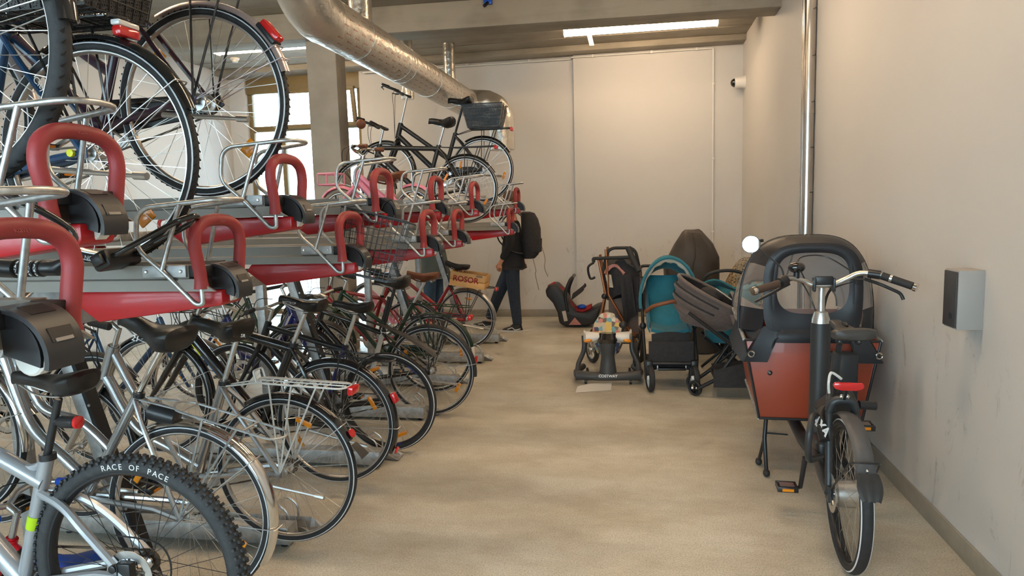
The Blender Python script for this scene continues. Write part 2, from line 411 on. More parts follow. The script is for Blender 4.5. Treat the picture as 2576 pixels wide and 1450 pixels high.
# ================================================================ two-tier bicycle rack
m_galv = mat('galvanized_tube', (0.56, 0.57, 0.57), 0.38, 0.9, var=0.18, scale=60)
m_zinc = mat('galvanized_sheet', (0.42, 0.43, 0.43), 0.5, 0.75, var=0.22, scale=25)
m_rail = mat('grey_rail_paint', srgb(136, 131, 124), 0.5, 0.2, var=0.05, scale=15, bump=0.05, bscale=500)
m_sleeve = mat('red_rubber_sleeve', srgb(160, 56, 58), 0.5, var=0.06, scale=12, bump=0.04, bscale=400)
m_red = mat('red_powder_coat', srgb(176, 22, 30), 0.36, coat=0.15, var=0.03)
m_clamp = mat('black_clamp_plastic', (0.035, 0.036, 0.04), 0.4)
m_slot = mat('light_grey_slot', (0.33, 0.30, 0.27), 0.6)
m_bolt = mat('bolt_steel', (0.6, 0.6, 0.6), 0.3, 1.0)
TUBE = [(.012, -.1, -.06), (.012, -.1, -.118), (-.012, -.1, -.118), (-.106, -.112, -.014), (-.188, -.112, .054), (-.175, -.112, .15), (-.145, -.11, .174), (.065, -.075, .192), (.088, 0, .194)]
def mirror_path(p): return p + [(a, -b, c) for a, b, c in p[-2::-1]]
def hoop_path():
    half = [(-.10, -.07), (-.102, -.03), (-.112, .02), (-.119, .06), (-.108, .10), (-.072, .124), (-.03, .131)]
    pts = [(.012, y, z) for y, z in half] + [(.012, 0, .132)] + [(.012, -y, z) for y, z in half[::-1]]
    return crv(pts, 4)
def make_tray():
    t = thing('rack_tray', 'x', 'bike rack')
    pr = [(-.105, -.078), (-.105, -.045), (-.096, -.04), (-.096, 0), (-.062, 0), (-.045, -.03), (.045, -.03), (.062, 0), (.096, 0), (.096, -.04), (.105, -.045), (.105, -.078)]
    b = MB(); b.loft([[(x, y, z) for y, z in pr] for x in (-1.75, -.03)]); b.obj('channel', m_rail, t, smooth=False)
    for s in (-1, 1):
        MB().prism([(-.06, -.041), (-.005, -.041), (.06, -.0785), (-.06, -.0785)], s * .1055, s * .098).obj('cheek', m_rail, t, smooth=False)
        MB().box((-.107, s * .1, -.018), (.145, .008, .036)).obj('plate', m_zinc, t, bevel=.0015)
        for u in (-.165, -.05): MB().lathe([(.0055, 0), (.0055, .003), (.0035, .005)], (u, s * .104, -.018), 'y', 10).tf(Matrix.Identity(4) if s > 0 else TR(0, 2 * s * .104, 0) @ Matrix.Scale(-1, 4, V(0, 1, 0))).obj('bolt', m_bolt, t)
        MB().tube([(-.106, s * .112, -.012), (-.043, s * .097, .18)], .0072, 10).obj('brace', m_galv, t)
    MB().box((-.008, 0, -.02), (.052, .19, .034)).obj('buffer', m_blk, t, bevel=.003)
    sk = MB(); sk.prism([(.05, -.0795), (.05, -.118), (.042, -.128), (-.385, -.18), (-.478, -.112), (-.45, -.0795)], -.06, .045)
    sk.obj('bracket', m_red, t, bevel=.006, label='red powder coated bracket')
    MB().tube(fillet(mirror_path(TUBE), .04, 5), .0075, 10).obj('wheel_holder', m_galv, t, label='bent galvanized wheel holder')
    hp = hoop_path(); n = len(hp); rad = [.0185] * n
    for i, k in ((0, .0225), (1, .0212), (2, .0195), (n - 1, .0225), (n - 2, .0212), (n - 3, .0195)): rad[i] = k
    MB().tube(hp, rad, 16).obj('grip', m_sleeve, t, label='red rubber grip hoop')
    def cl(u, v):
        a = math.radians(100 - 118 * u); w = (.046 - .008 * u) * (2 * v - 1); k = .074
        return (.008 + k * math.cos(a) * 1.05, w, -.083 + k * math.sin(a) * 1.0)
    cs = MB().grid(cl, 12, 6, .009).obj('clamp', m_clamp, t, label='curved black plastic wheel clamp')
    for s in (-1, 1):
        MB().prism([(.008, -.08)] + [(.008 + .072 * math.cos(math.radians(a)), -.082 + .072 * math.sin(math.radians(a))) for a in range(-16, 100, 12)], s * .040, s * .034).obj('clamp_cheek', m_blk, cs)
    a0 = math.radians(24)
    sl = MB().box((0, 0, 0), (.004, .05, .026)); sl.tf(TR(.008 + .0855 * math.cos(a0), 0, -.083 + .082 * math.sin(a0)) @ RY(-a0)); sl.obj('slot', m_blk, cs)
    sl = MB().box((0, 0, 0), (.004, .036, .006)); sl.tf(TR(.0095 + .0865 * math.cos(a0 - .1), 0, -.084 + .082 * math.sin(a0 - .1)) @ RY(-a0)); sl.obj('slot_edge', m_slot, cs)
    a1 = math.radians(66)
    sl = MB().box((0, 0, 0), (.004, .05, .03)); sl.tf(TR(.008 + .084 * math.cos(a1), 0, -.083 + .0815 * math.sin(a1)) @ RY(-a1)); sl.obj('insert', m_blk, cs)
    MB().lathe([(.026, -.02), (.03, -.016), (.03, .016), (.026, .02)], (.035, 0, -.092), 'y', 18).obj('roller', m_white, t)
    return t
HI = [(-1.29, 1.44), (-1.29, 2.42), (-1.29, 3.40), (-1.29, 4.37), (-1.29, 5.45), (-1.29, 7.44)]
LO = [(-1.06, 1.02), (-1.29, 1.96), (-1.29, 2.97), (-1.23, 3.97), (-1.30, 4.93), (-1.30, 7.08)]
ORD = ['nearest', 'second nearest', 'third nearest', 'fourth nearest', 'fifth nearest', 'farthest']
tray0 = make_tray(); trays = {}
for lev, rows, z in (('upper', HI, 1.672), ('lower', LO, 1.458)):
    for i, (x, y) in enumerate(rows):
        t = tray0 if (lev == 'upper' and i == 0) else copy_tree(tray0)
        t.location = (x, y, z)
        t['label'] = '%s tray with red grip hoop in the %s row of top-tier bike trays' % (ORD[i], 'higher' if lev == 'upper' else 'lower')
        t['group'] = 'sliding trays of the top tier'
        trays[(lev, i)] = t
for c in list(trays[('lower', 0)].children):
    if c.name.startswith('bracket'): bpy.data.objects.remove(c)
# embossed maker's mark on the two nearest hoops
for key in (('upper', 0), ('lower', 0), ('lower', 1)):
    g = [c for c in trays[key].children if c.name.startswith('grip')][0]
    letter('klaver', .014, m_sleeve, TR(.031, 0, .128) @ RZ(PI / 2) @ RX(math.radians(62)), g, .0008)
# supporting frame: uprights, cross beams
def upright(y, label):
    t = thing('rack_upright', label, 'rack upright', (0, y, 0), group='galvanized uprights of the bike rack')
    b = MB(); b.prism([(-2.07, 0), (-2.01, 0), (-2.38, 1.28), (-2.44, 1.28)], -.022, .022); b.obj('leg', m_zinc, t, bevel=.003)
    MB().prism([(-2.008, .02), (-1.99, .02), (-2.36, 1.28), (-2.378, 1.28)], -.03, .03).obj('black_strip', m_blk, t)
    for k in range(5):
        z = .18 + k * .22; x = -1.99 - .2885 * z
        MB().lathe([(.006, -.034), (.006, -.03)], (x, 0, z), 'y', 8).obj('bolt', m_bolt, t)
    MB().box((-2.6, 0, .64), (.06, .05, 1.28)).obj('post', m_zinc, t, bevel=.003)
    MB().box((-2.3, 0, 1.3), (1.5, .05, .05)).obj('arm', m_zinc, t, bevel=.003)
    MB().box((-2.6, 0, 1.45), (.05, .05, .28)).obj('riser', m_zinc, t, bevel=.003)
    return t
for y, w in ((2.47, 'nearest'), (4.45, 'second'), (6.4, 'third'), (8.0, 'farthest')): upright(y, '%s leaning galvanized upright carrying the top tier of the bike rack' % w)
o = MB().box((-2.1, 4.3, 1.30 - .058), (.07, 8.2, .06)).obj('cross_beam', m_zinc, bevel=.003); tag(o, 'long galvanized beam under the red tray brackets', 'beam')
o = MB().box((-2.85, 4.3, 1.5), (.06, 8.2, .05)).obj('cross_beam', m_zinc, bevel=.003); tag(o, 'long galvanized beam deep inside the rack behind the trays', 'beam')
# floor rails: a closed box member and an open wheel gutter
def box_rail(y, x1, label):
    t = thing('floor_rail', label, 'rail', (0, y, 0), group='box rails on the floor under the bikes')
    MB().box(((x1 - 3.0) / 2, 0, .065), (x1 + 3.0, .09, .085)).obj('beam', m_zinc, t, bevel=.004)
    MB().box((x1 + .001, 0, .065), (.004, .092, .088)).obj('end_cap', m_zinc, t, bevel=.0015)
    for x in (x1 - .04, -2.9): MB().lathe([(.02, 0), (.022, .004), (.015, .012), (.012, .025)], (x, 0, 0), 'z', 14).obj('foot', m_blk, t)
    return t
def gutter(y, x1, label):
    t = thing('wheel_gutter', label, 'rail', (0, y, 0), group='wheel gutters on the floor under the bikes')
    pr = [(-.055, .05), (-.03, .006), (.03, .006), (.055, .05), (.06, .05), (.034, .0005), (-.034, .0005), (-.06, .05)]
    MB().loft([[(x, a, c) for a, c in pr] for x in (-3.0, x1 - .07)] + [[(x1, a, min(c, .012)) for a, c in pr]]).obj('channel', m_zinc, t, smooth=False)
    MB().tube(fillet([(x1 - .14, -.05, .03), (x1 - .14, -.05, .12), (x1 - .20, -.05, .16), (x1 - .2, .05, .16), (x1 - .14, .05, .12), (x1 - .14, .05, .03)], .03), .006, 8).obj('wheel_loop', m_galv, t)
    return t
for i, (y, x) in enumerate(((1.98, -1.62), (2.97, -1.66), (4.02, -1.60), (5.0, -1.62), (6.0, -1.62), (6.96, -1.60), (8.03, -1.64))):
    w = ORD[min(i, 4)] if i < 5 else ('second farthest', 'farthest')[i - 5]
    box_rail(y, x, '%s galvanized box rail lying on the floor, square end to the aisle' % w)
    gutter(y + .15, x + .07, '%s galvanized wheel gutter beside its box rail, end open to the aisle' % w)
o = MB().box((-4.0, 5.0, 1.355), (.07, 5.6, .05)).obj('cross_beam', m_zinc, bevel=.003); tag(o, 'galvanized beam carrying the empty trays of the row behind', 'beam')
for y, w in ((2.4, 'near'), (7.6, 'far')): tag(MB().box((-4.0, y, .665), (.06, .06, 1.33)).obj('rack_post', m_zinc, bevel=.003), 'galvanized post at the %s end of the row behind' % w, 'rack post', 'posts of the row behind')
# the row behind, opening towards the far aisle: empty trays seen between the bikes
for i, y in enumerate((3.3, 5.2, 6.7)):
    c = copy_tree(tray0); c.location = (-4.95, y, 1.46); c.rotation_euler = (0, 0, PI); c['group'] = 'trays of the row behind'
    c['label'] = ['nearest', 'middle', 'farthest'][i] + ' empty tray of the rack row behind, turned towards the left wall'
# ================================================================ bicycles
m_tyre = mat('tyre_rubber', (0.022, 0.022, 0.024), 0.7, var=0.25, scale=40, bump=0.2, bscale=260)
m_tyreg = mat('grey_tyre_rubber', (0.034, 0.035, 0.037), 0.75, var=0.2, scale=40, bump=0.25, bscale=180)
m_tread = mat('tread_groove', (0.008, 0.008, 0.009), 0.8)
m_tyrec = mat('pale_worn_tyre', (0.33, 0.30, 0.25), 0.8, var=0.15)
m_alu = mat('brushed_aluminium', (0.62, 0.61, 0.60), 0.33, 1.0, var=0.1)
m_chrome = mat('chrome', (0.75, 0.72, 0.68), 0.12, 1.0)
m_spoke = mat('spoke_steel', (0.62, 0.60, 0.57), 0.3, 1.0)
m_bspoke = mat('black_spokes', (0.03, 0.03, 0.03), 0.4, 0.5)
m_refl = mat('reflective_stripe', (0.75, 0.77, 0.8), 0.35)
m_leather = mat('saddle_black', (0.014, 0.013, 0.013), 0.36, var=0.2, bump=0.1, bscale=300)
m_brown = mat('brown_leather', srgb(110, 62, 38), 0.45, var=0.15)
m_grip = mat('grip_rubber', (0.02, 0.02, 0.021), 0.65)
m_redl = mat('red_lens', (0.62, 0.015, 0.015), 0.15, coat=0.5)
m_clr = mat('clear_lens', (0.75, 0.75, 0.75), 0.12, coat=0.5)
m_org = mat('amber_reflector', (0.85, 0.28, 0.01), 0.22, coat=0.4)
m_chain = mat('rusty_chain', (0.10, 0.075, 0.055), 0.5, 0.7)
m_bgloss = mat('black_gloss', (0.012, 0.012, 0.013), 0.16, coat=0.6)
m_bsat = mat('black_satin', (0.016, 0.016, 0.018), 0.35)
m_bmud = mat('black_mudguard', (0.028, 0.026, 0.025), 0.5, var=0.3)
m_whitep = mat('white_enamel', (0.72, 0.71, 0.68), 0.3, coat=0.3)
m_wirew = mat('white_coated_wire', (0.70, 0.69, 0.66), 0.4)
m_print = mat('white_print', (0.75, 0.75, 0.75), 0.5)
def paint(n, c, r=0.28, me=0.0): return mat(n, c, r, me, coat=0.35, var=0.04, scale=8)
WH = {}
def wheel_meshes(R, rt, tyre, rimc, spc, nsp, knob, stripe, hubr, rimd):
    k = (R, rt, tyre.name, rimc.name, spc.name, nsp, knob, stripe, hubr, rimd)
    if k in WH: return WH[k]
    n = 72; ro = R - rt; d = {}
    t = MB(); prof = [(ro + rt * .98 * math.cos(a) * (1 if math.cos(a) > 0 else .8), rt * math.sin(a)) for a in [2 * PI * j / 14 for j in range(14)]]
    t.lathe(prof, axis='y', n=n, closed=True); d['tyre'] = t.mesh('tyre', tyre)
    if knob and knob != 'chev':
        b = MB()
        for i in range(84):
            for row, (y, sx, sy, dz) in enumerate(((0, .010, .012, .0025), (-.014, .009, .009, .0), (.014, .009, .009, .0), (-.0255, .009, .008, -.008), (.0255, .009, .008, -.008))):
                a = 2 * PI * (i + (.5 if row else 0)) / 84
                q = MB().box((R + dz - .001, 0, 0), (.009, sy, sx)); q.tf(RY(a) @ TR(0, y, 0)); b.add(q.v, q.f)
        d['knobs'] = b.mesh('tread', tyre, smooth=False)
    if knob == 'chev':
        b = MB()
        for i in range(84):
            for sg in (-1, 1):
                a = 2 * PI * (i + (.25 if sg > 0 else 0)) / 84
                q = MB().box((R - .0015 - rt * .12, 0, 0), (.004, rt * .95, .0035)); q.tf(RY(a) @ TR(0, sg * rt * .42, 0) @ RX(sg * .7) @ RY(0)); b.add(q.v, q.f)
        d['knobs'] = b.mesh('tread', m_tread, smooth=False)
    if stripe:
        b = MB()
        for s in (-1, 1):
            b.lathe([(ro + rt * .42, s * rt * .95), (ro + rt * .62, s * rt * .84), (ro + rt * .60, s * rt * .80), (ro + rt * .40, s * rt * .88)], axis='y', n=n, closed=True)
        d['stripe'] = b.mesh('reflective_stripe', m_refl)
    ri = ro - rt * .35; w = rt * .62
    r = MB(); r.lathe([(ri, -w), (ri, w), (ri - rimd * .6, w), (ri - rimd, w * .35), (ri - rimd, -w * .35), (ri - rimd * .6, -w)], axis='y', n=n, closed=True)
    d['rim'] = r.mesh('rim', rimc)
    s = MB(); hw = .03
    for i in range(nsp):
        side = 1 if i % 2 else -1; ao = 2 * PI * i / nsp; off = (1 if (i // 2) % 2 else -1) * math.radians(68)
        p0 = (hubr * math.cos(ao + off), side * hw, hubr * math.sin(ao + off)); p1 = ((ri - rimd) * math.cos(ao), side * .003, (ri - rimd) * math.sin(ao))
        s.tube([p0, p1], .0011, 4, caps=False)
    d['spokes'] = s.mesh('spokes', spc)
    h = MB(); h.lathe([(.006, -.065), (.006, -.04), (hubr, -.036), (hubr, -.028), (hubr * .62, -.022), (hubr * .62, .022), (hubr, .028), (hubr, .036), (.006, .04), (.006, .065)], axis='y', n=18)
    d['hub'] = h.mesh('hub', m_alu)
    WH[k] = d; return d
def put_wheel(name, parent, x, z, P, R, hubr=.022):
    d = wheel_meshes(R, P['rt'], P['tyre'], P['rim'], P['spoke'], P['nsp'], P['knob'], P['stripe'], hubr, P['rimd'])
    w = link(name, d['tyre'], parent); w.location = (x, 0, z); w.rotation_euler = (0, random.uniform(0, 6), 0)
    for k in ('rim', 'spokes', 'hub'): link(k, d[k], w)
    if 'stripe' in d: link('reflective_stripe', d['stripe'], w)
    if 'knobs' in d: o = link('tread', d['knobs'], w); o['kind'] = 'stuff'
    return w
def fender(parent, cx, cz, R, a0, a1, m, width=.05, stays=(165,), name='mudguard', staym=None, gap=.014):
    b = MB(); Rf = R + gap
    prof = [(-1, -.012), (-.8, -.001), (-.4, .005), (0, .007), (.4, .005), (.8, -.001), (1, -.012)]
    def fn(u, v):
        a = math.radians(a0 + (a1 - a0) * u); q = prof[min(6, int(round(v * 6)))]
        rr = Rf + q[1]; return (cx + rr * math.cos(a), q[0] * width / 2, cz + rr * math.sin(a))
    f = b.grid(fn, 28, 6, .0018).obj(name, m, parent)
    for st in stays:
        a = math.radians(st)
        path = fillet([(cx, -.062, cz), (cx + (Rf - .02) * math.cos(a), -width / 2 - .004, cz + (Rf - .02) * math.sin(a)), (cx + (Rf + .011) * math.cos(a), -width / 2 - .002, cz + (Rf + .011) * math.sin(a)), (cx + (Rf + .011) * math.cos(a), width / 2 + .002, cz + (Rf + .011) * math.sin(a)), (cx + (Rf - .02) * math.cos(a), width / 2 + .004, cz + (Rf - .02) * math.sin(a)), (cx, .062, cz)], .008, 2)
        MB().tube(path, .0022, 6).obj('stay', staym or m_alu, f)
    return f
def saddle(parent, x, z, style='sport', m=None, tilt=0.0, name='saddle'):
    L, w = {'sport': (.275, .074), 'comfort': (.275, .105), 'leather': (.28, .085)}[style]
    hgt = {'sport': .052, 'comfort': .072, 'leather': .055}[style]
    rings = []
    xs = [1.0, .97, .88, .72, .56, .42, .30, .16, .05, 0.0]
    ws = [.14, .24, .27, .28, .34, .54, .82, 1.0, .95, .60]
    zs = [-.10, .10, .14, .05, -.08, -.12, -.02, .14, .2, .02] if style != 'leather' else [.1, .15, .05, -.1, -.15, -.12, .0, .12, .18, .18]
    hs = [.2, .34, .42, .46, .52, .7, .95, 1.0, .9, .5] if style != 'leather' else [.6, .8, .7, .9, 1.0, 1.0, .9, .8, .7, .5]
    for a, wi, zz, hh in zip(xs, ws, zs, hs):
        ring = []
        for j in range(16):
            t = 2 * PI * j / 16; c, s = math.cos(t), math.sin(t)
            y = w * wi * (abs(c) ** .75) * (1 if c > 0 else -1)
            zq = zz * hgt + (hgt * .42 * (abs(s) ** .8) if s > 0 else -hgt * hh * (abs(s) ** .6))
            if s < 0: y *= 1 - .18 * abs(s)
            ring.append((a * L - L * .42, y, zq))
        rings.append(ring)
    M = TR(x, 0, z) @ RY(tilt)
    o = MB().loft(rings).tf(M).obj(name, m or m_leather, parent)
    q = MB()
    for s in (-1, 1): q.tube([tuple(M @ V(*c)) for c in fillet([(.13, s * .008, -.015), (.06, s * .022, -.045), (-.03, s * .022, -.05), (-.09, s * .035, -.02)], .03)], .0035, 6)
    q.obj('rails', m_alu, o)
    if style == 'leather':
        for s in (-1, 1):
            q = MB(); q.tube([tuple(M @ V(-.07 + .012 * math.cos(t), s * .045 + .012 * math.sin(t), -.055 + t * .0016)) for t in [i * .7 for i in range(32)]], .0022, 5); q.obj('spring', m_chrome, o)
    return o
def carrier(parent, P, m, style='plain'):
    z = P['R'] + P.get('rackz', .085); rx = P.get('rackx', 0); x0, x1 = .10 + rx, -.30 + rx; w = .055; r = .0048
    b = MB(); b.tube(fillet([(x0, -w, z), (x1, -w, z), (x1 - .03, 0, z + .004), (x1, w, z), (x0, w, z), (x0 + .03, 0, z + .01)], .03, 3, True), r, 6, closed=True)
    c = b.obj('carrier', m, parent)
    for k in range(7 if style == 'grid' else 4):
        x = x0 - .03 - k * (.34 / (7 if style == 'grid' else 4)); MB().tube([(x, -w, z + .003), (x, w, z + .003)], r * .7, 6).obj('cross_wire', m, c)
    if style == 'grid':
        for y in (-.02, .02): MB().tube([(x0 + .02, y, z + .006), (x1 - .01, y, z + .006)], r * .7, 6).obj('long_wire', m, c)
        MB().tube(fillet([(x0 + .02, -.04, z), (x0 + .035, -.04, z + .05), (x0 + .035, .04, z + .05), (x0 + .02, .04, z)], .015), r, 6).obj('stop_loop', m, c)
    for s in (-1, 1):
        for xa in ((-.02, -.16) if style == 'plain' else (.05, -.06, -.18)): MB().tube([(xa + rx, s * w, z), (-.005, s * .066, .01)], r * .9, 6).obj('strut', m, c)
        MB().tube([(x0, s * w * .8, z), (P['ss'][0] - .02, s * .02, P['ss'][1] - .02)], r * .8, 6).obj('front_stay', m, c)
    return c
def bike(label, hub, P0, pitch=0.0, yawd=0.0, lean=0.0, group='bicycles in the lower tier', heading=PI):
    P = dict(R=.345, rt=.019, wb=1.08, bbx=.44, bbz=-.07, stl=.50, sta=72, zs=.62, ha=70, hl=.14, style='diamond', col=m_bsat, tyre=m_tyre, rim=m_alu, spoke=m_spoke, nsp=36,
             knob=False, stripe=True, rimd=.014, fend=None, fa=(70, 190), stays=(165,), ffend=True, rack=None, rackstyle='plain', saddle='sport', sadm=None, sadt=0.0, bar='city', fork=None, tr=.0195,
             stem=.10, light='rack', guard=None, front=True, stand=True, post=m_alu, spref=True, barm=m_alu, gripm=m_grip, sadx=0.0, crank=True, levers=True)
    P.update(P0); R = P['R']
    rot = (lean, -pitch, heading + yawd)
    E = Matrix.Rotation(heading + yawd, 4, 'Z') @ Matrix.Rotation(-pitch, 4, 'Y') @ Matrix.Rotation(lean, 4, 'X')
    base = V(*hub) + (E @ V(0, 0, -R))
    t = thing('bicycle', label, 'bicycle', base, group=group, rot=rot)
    UP = TR(0, 0, R)
    class Q(MB):
        def obj(s, name, m, parent=None, **k):
            if parent is t or parent is None: s.tf(UP)
            return MB.obj(s, name, m, parent or t, **k)
    c72, s72 = math.cos(math.radians(P['sta'])), math.sin(math.radians(P['sta']))
    BBp = V(P['bbx'], 0, P['bbz']); ST = BBp + V(-c72, 0, s72) * P['stl']; P['ss'] = (ST.x, ST.z)
    SD = BBp + V(-c72, 0, s72) * ((P['zs'] - P['bbz'] - .05) / s72)
    ch, sh = math.cos(math.radians(P['ha'])), math.sin(math.radians(P['ha'])); s = V(-ch, 0, sh)
    Bf = V(P['wb'], 0, 0); C0 = Bf + V(-sh, 0, -ch) * .05 + s * (R + .05); H0 = C0 + s * .012; H1 = H0 + s * P['hl']; H2 = H1 + s * P['stem']
    T = P['tr']
    # wheels
    for nm, x in (('rear_wheel', 0), ('front_wheel', P['wb'])):
        if nm == 'front_wheel' and not P['front']: continue
        w = put_wheel(nm, t, x, R, P, R, .032 if nm == 'rear_wheel' and P.get('hubgear') else .022)
        if P['spref'] and nm == 'rear_wheel':
            a = random.uniform(0, 6) if P.get('refa') is None else P['refa']
            if P.get('refa') is not None: w.rotation_euler = (0, 0, 0)
            for da in (0, PI):
                bg_ = P.get('bigref'); q = MB().box((R - .10, 0, 0), (.045 if bg_ else .024, .008, .062 if bg_ else .08)); q.tf(RY(a + da)); q.obj('spoke_reflector', m_org, w, bevel=.003)
        if nm == 'rear_wheel' and P.get('disc'):
            w.rotation_euler = (0, .4, 0)
            q = MB(); q.lathe([(.055, .045), (.08, .045), (.08, .047), (.055, .047)], axis='y', n=40, closed=True)
            for k in range(5): q.tube([(.02 * math.cos(k * 1.257), .046, .02 * math.sin(k * 1.257)), (.058 * math.cos(k * 1.257 + .4), .046, .058 * math.sin(k * 1.257 + .4))], .004, 5)
            q.obj('brake_disc', m_alu, w)
    # frame
    fr = MB(); st = P['style']
    fr.tube([BBp, ST], T * .95, 12); fr.tube([H0 - s * .005, H1 + s * .005], T * 1.2, 12)
    fr.lathe([(.02, -.036), (.02, .036)], tuple(BBp), 'y', 14)
    for y in (-1, 1):
        fr.tube([BBp + V(-.03, y * .02, 0), V(.12, y * .042, -.01), V(0, y * .064, 0)], T * .62, 8)
        if st == 'mtb': fr.tube(crv([ST + V(.03, y * .012, -.13), ST + V(-.07, y * .036, -.16), V(.14, y * .055, .14), V(0, y * .064, 0)], 5), T * .6, 8)
        else: fr.tube([ST + V(.005, y * .012, -.03), ST + V(-.06, y * .04, -.10), V(0, y * .064, 0)], T * .5, 8)
        fr.box((0, y * .064, 0), (.03, .005, .03))
    if st == 'diamond':
        fr.tube([H1 - s * .03, ST + V(.005, 0, -.035)], T, 12); fr.tube([H0 + s * .025, BBp], T * 1.2, 12)
    elif st == 'mtb':
        fr.tube(crv([H1 - s * .03, (H1 + ST) / 2 + V(.05, 0, -.03), ST + V(.02, 0, -.10)], 6), T * 1.15, 12); fr.tube([H0 + s * .03, BBp], T * 1.45, 12)
        fr.tube(crv([ST + V(.0, 0, -.02), ST + V(.09, 0, -.05), (H1 + ST) / 2 + V(-.02, 0, -.03)], 5), T * .55, 8)
    elif st == 'step':
        fr.tube([H0 + s * .03, BBp], T * 1.25, 12); fr.tube([H1 - s * .02, BBp + V(-c72, 0, s72) * P['stl'] * .42], T * 1.0, 12)
    elif st == 'wave':
        fr.tube(crv([H0 + s * .05, H0 + V(-.17, 0, -.20), BBp + V(.13, 0, .06), BBp], 7), T * 1.7, 12)
        fr.tube([BBp + V(.12, 0, .07), BBp + V(-c72, 0, s72) * .16], T * .9, 10)
    elif st == 'swan':
        for k, (dh, e) in enumerate(((.02, .10), (P['hl'] - .02, .45))):
            a = H0 + s * dh; e2 = BBp + V(-c72, 0, s72) * P['stl'] * e
            fr.tube(crv([a, a + V(-.15, 0, -.24), e2 + V(.14, 0, .07), e2], 7), T * (1.15, .95)[k], 12)
    F = Q(); F.v, F.f = fr.v, fr.f; F = F.obj('frame', P['col'])
    if P.get('band'):
        a, b, mm, tt = P['band']; q = Q(); q.tube([BBp + (ST - BBp) * a, BBp + (ST - BBp) * b], T * 1.0 + .0006, 12); q.obj('band', mm)
    # fork
    fk = Q(); fk.tube([C0 - s * .01, H1 + s * .012], T * .9, 10)
    for y in (-1, 1): fk.tube([C0 + V(0, y * .02, 0), C0 + V(0, y * .05, -.03) , Bf + s * .10 + V(-.02, y * .055, 0), Bf + V(0, y * .056, 0)], [T * .8, T * .8, T * .65, T * .5], 8)
    if P['front']: fk.obj('fork', P['fork'] or P['col'])
    # seat
    q = Q(); q.tube([ST - (ST - BBp).normalized() * .04, SD + V(0, 0, -.01)], .0125, 10); q.obj('seat_post', P['post'])
    q = Q(); q.tube([ST + V(0, -.024, -.012), ST + V(0, .024, -.012)], .006, 8); q.lathe([(T * 1.1, -.02), (T * 1.1, 0)], tuple(ST), 'z', 12); q.obj('seat_clamp', m_bsat)
    sd = saddle(t, SD.x + P['sadx'], P['zs'] + R, P['saddle'], P['sadm'], P['sadt'])
    # steering
    if P['front']:
        ext = V(.055, 0, .01) if P['bar'] == 'flat' else V(.04, 0, .02)
        q = Q(); q.tube([H1, H2], .0125, 10); q.tube([H2 - s * .01, H2 + ext], .013, 10); q.obj('stem', P['barm'])
        X = H2 + ext
        if P['bar'] == 'flat': half = [V(0, 0, 0), V(-.005, .06, 0), V(-.02, .17, .012), V(-.045, .31, .012)]
        elif P['bar'] == 'multi': half = [V(0, 0, 0), V(0, .08, .0), V(-.01, .22, .01), V(.10, .27, .055), V(.16, .20, .09), V(.13, .10, .08)]
        else: half = [V(0, 0, 0), V(.02, .05, .01), V(.03, .13, .05), V(-.02, .23, .07), V(-.13, .28, .06), V(-.24, .30, .05)]
        if R < .2: half = [a * .55 for a in half]
        pts = [X + V(a.x, -a.y, a.z) for a in half[::-1]] + [X + a for a in half[1:]]
        pc = crv(pts, 5); q = Q(); q.tube(pc, .011 if P['bar'] != 'multi' else .014, 10); hb = q.obj('handlebar', P.get('hbm') or P['barm'])
        for sg in (-1, 1):
            a, b2 = (pc[0], pc[5 if P['bar'] != 'multi' else 9]) if sg < 0 else (pc[-1], pc[-6 if P['bar'] != 'multi' else -10])
            dr = (b2 - a).normalized(); gl = min(.12, (b2 - a).length)
            g = MB(); g.tube([a - dr * .004, a, a + dr * gl, a + dr * (gl + .004)], [.012, .0165, .0155, .012], 12).tf(UP); g.obj('grip', P['gripm'], hb)
            if P['levers']:
                o2 = a + dr * (gl + .03)
                g = MB(); g.tube([o2, o2 + V(.035, 0, -.012), a + dr * .03 + V(.045, 0, -.03)], [.011, .006, .005], 8).tf(UP); g.obj('brake_lever', m_bsat, hb)
        for k, y in enumerate((-.05, .05)):
            g = Q(); g.tube(crv([X + V(.01, y * 2.4, .04), X + V(.10, y * 1.2, .03 - k * .02), X + V(.11, y * .5, -.12), H0 + V(.03, 0, .02), C0 + V(.02, 0, -.03)], 6), .0026, 6); g.obj('cable', m_bsat)
    # transmission
    if P['crank']:
        q = Q(); q.lathe([(.06, -.052), (.092, -.052), (.094, -.05), (.092, -.048), (.06, -.048)], (BBp.x, 0, BBp.z), 'y', 40, closed=True)
        for k in range(5): q.tube([(BBp.x, -.05, BBp.z), (BBp.x + .075 * math.cos(k * 1.257), -.05, BBp.z + .075 * math.sin(k * 1.257))], .006, 5)
        q.obj('chainring', m_alu if not P.get('blackcrank') else m_bsat)
        ca = P.get('ca', random.uniform(-.5, .5))
        for sd_ in (1, -1):
            d = V(math.cos(ca) * sd_, 0, math.sin(ca) * sd_); e = BBp + d * .17
            q = Q(); q.tube([BBp + V(0, sd_ * .06, 0), e + V(0, sd_ * .072, 0)], [.012, .010], 8); cr = q.obj('crank', m_alu if not P.get('blackcrank') else m_bsat)
            g = MB(); yc = sd_ * .13
            for xx in (-.034, .034): g.box((e.x + xx, yc, e.z), (.014, .085, .022))
            for yy in (-.04, .04): g.box((e.x, yc + yy, e.z), (.075, .008, .020))
            g.tube([(e.x, sd_ * .075, e.z), (e.x, yc + sd_ * .04, e.z)], .008, 8); g.tf(UP); pd = g.obj('pedal', m_bsat, cr, bevel=.002)
            for xx in (-.042, .042): MB().box((e.x + xx, yc, e.z), (.002, .045, .012)).tf(UP).obj('pedal_reflector', m_org, cr)
        q = Q(); zt = BBp.z
        for sgn in (1, -1): q.tube([(BBp.x, -.05, BBp.z + sgn * .092), (0, -.05, sgn * .035)], .0045, 4)
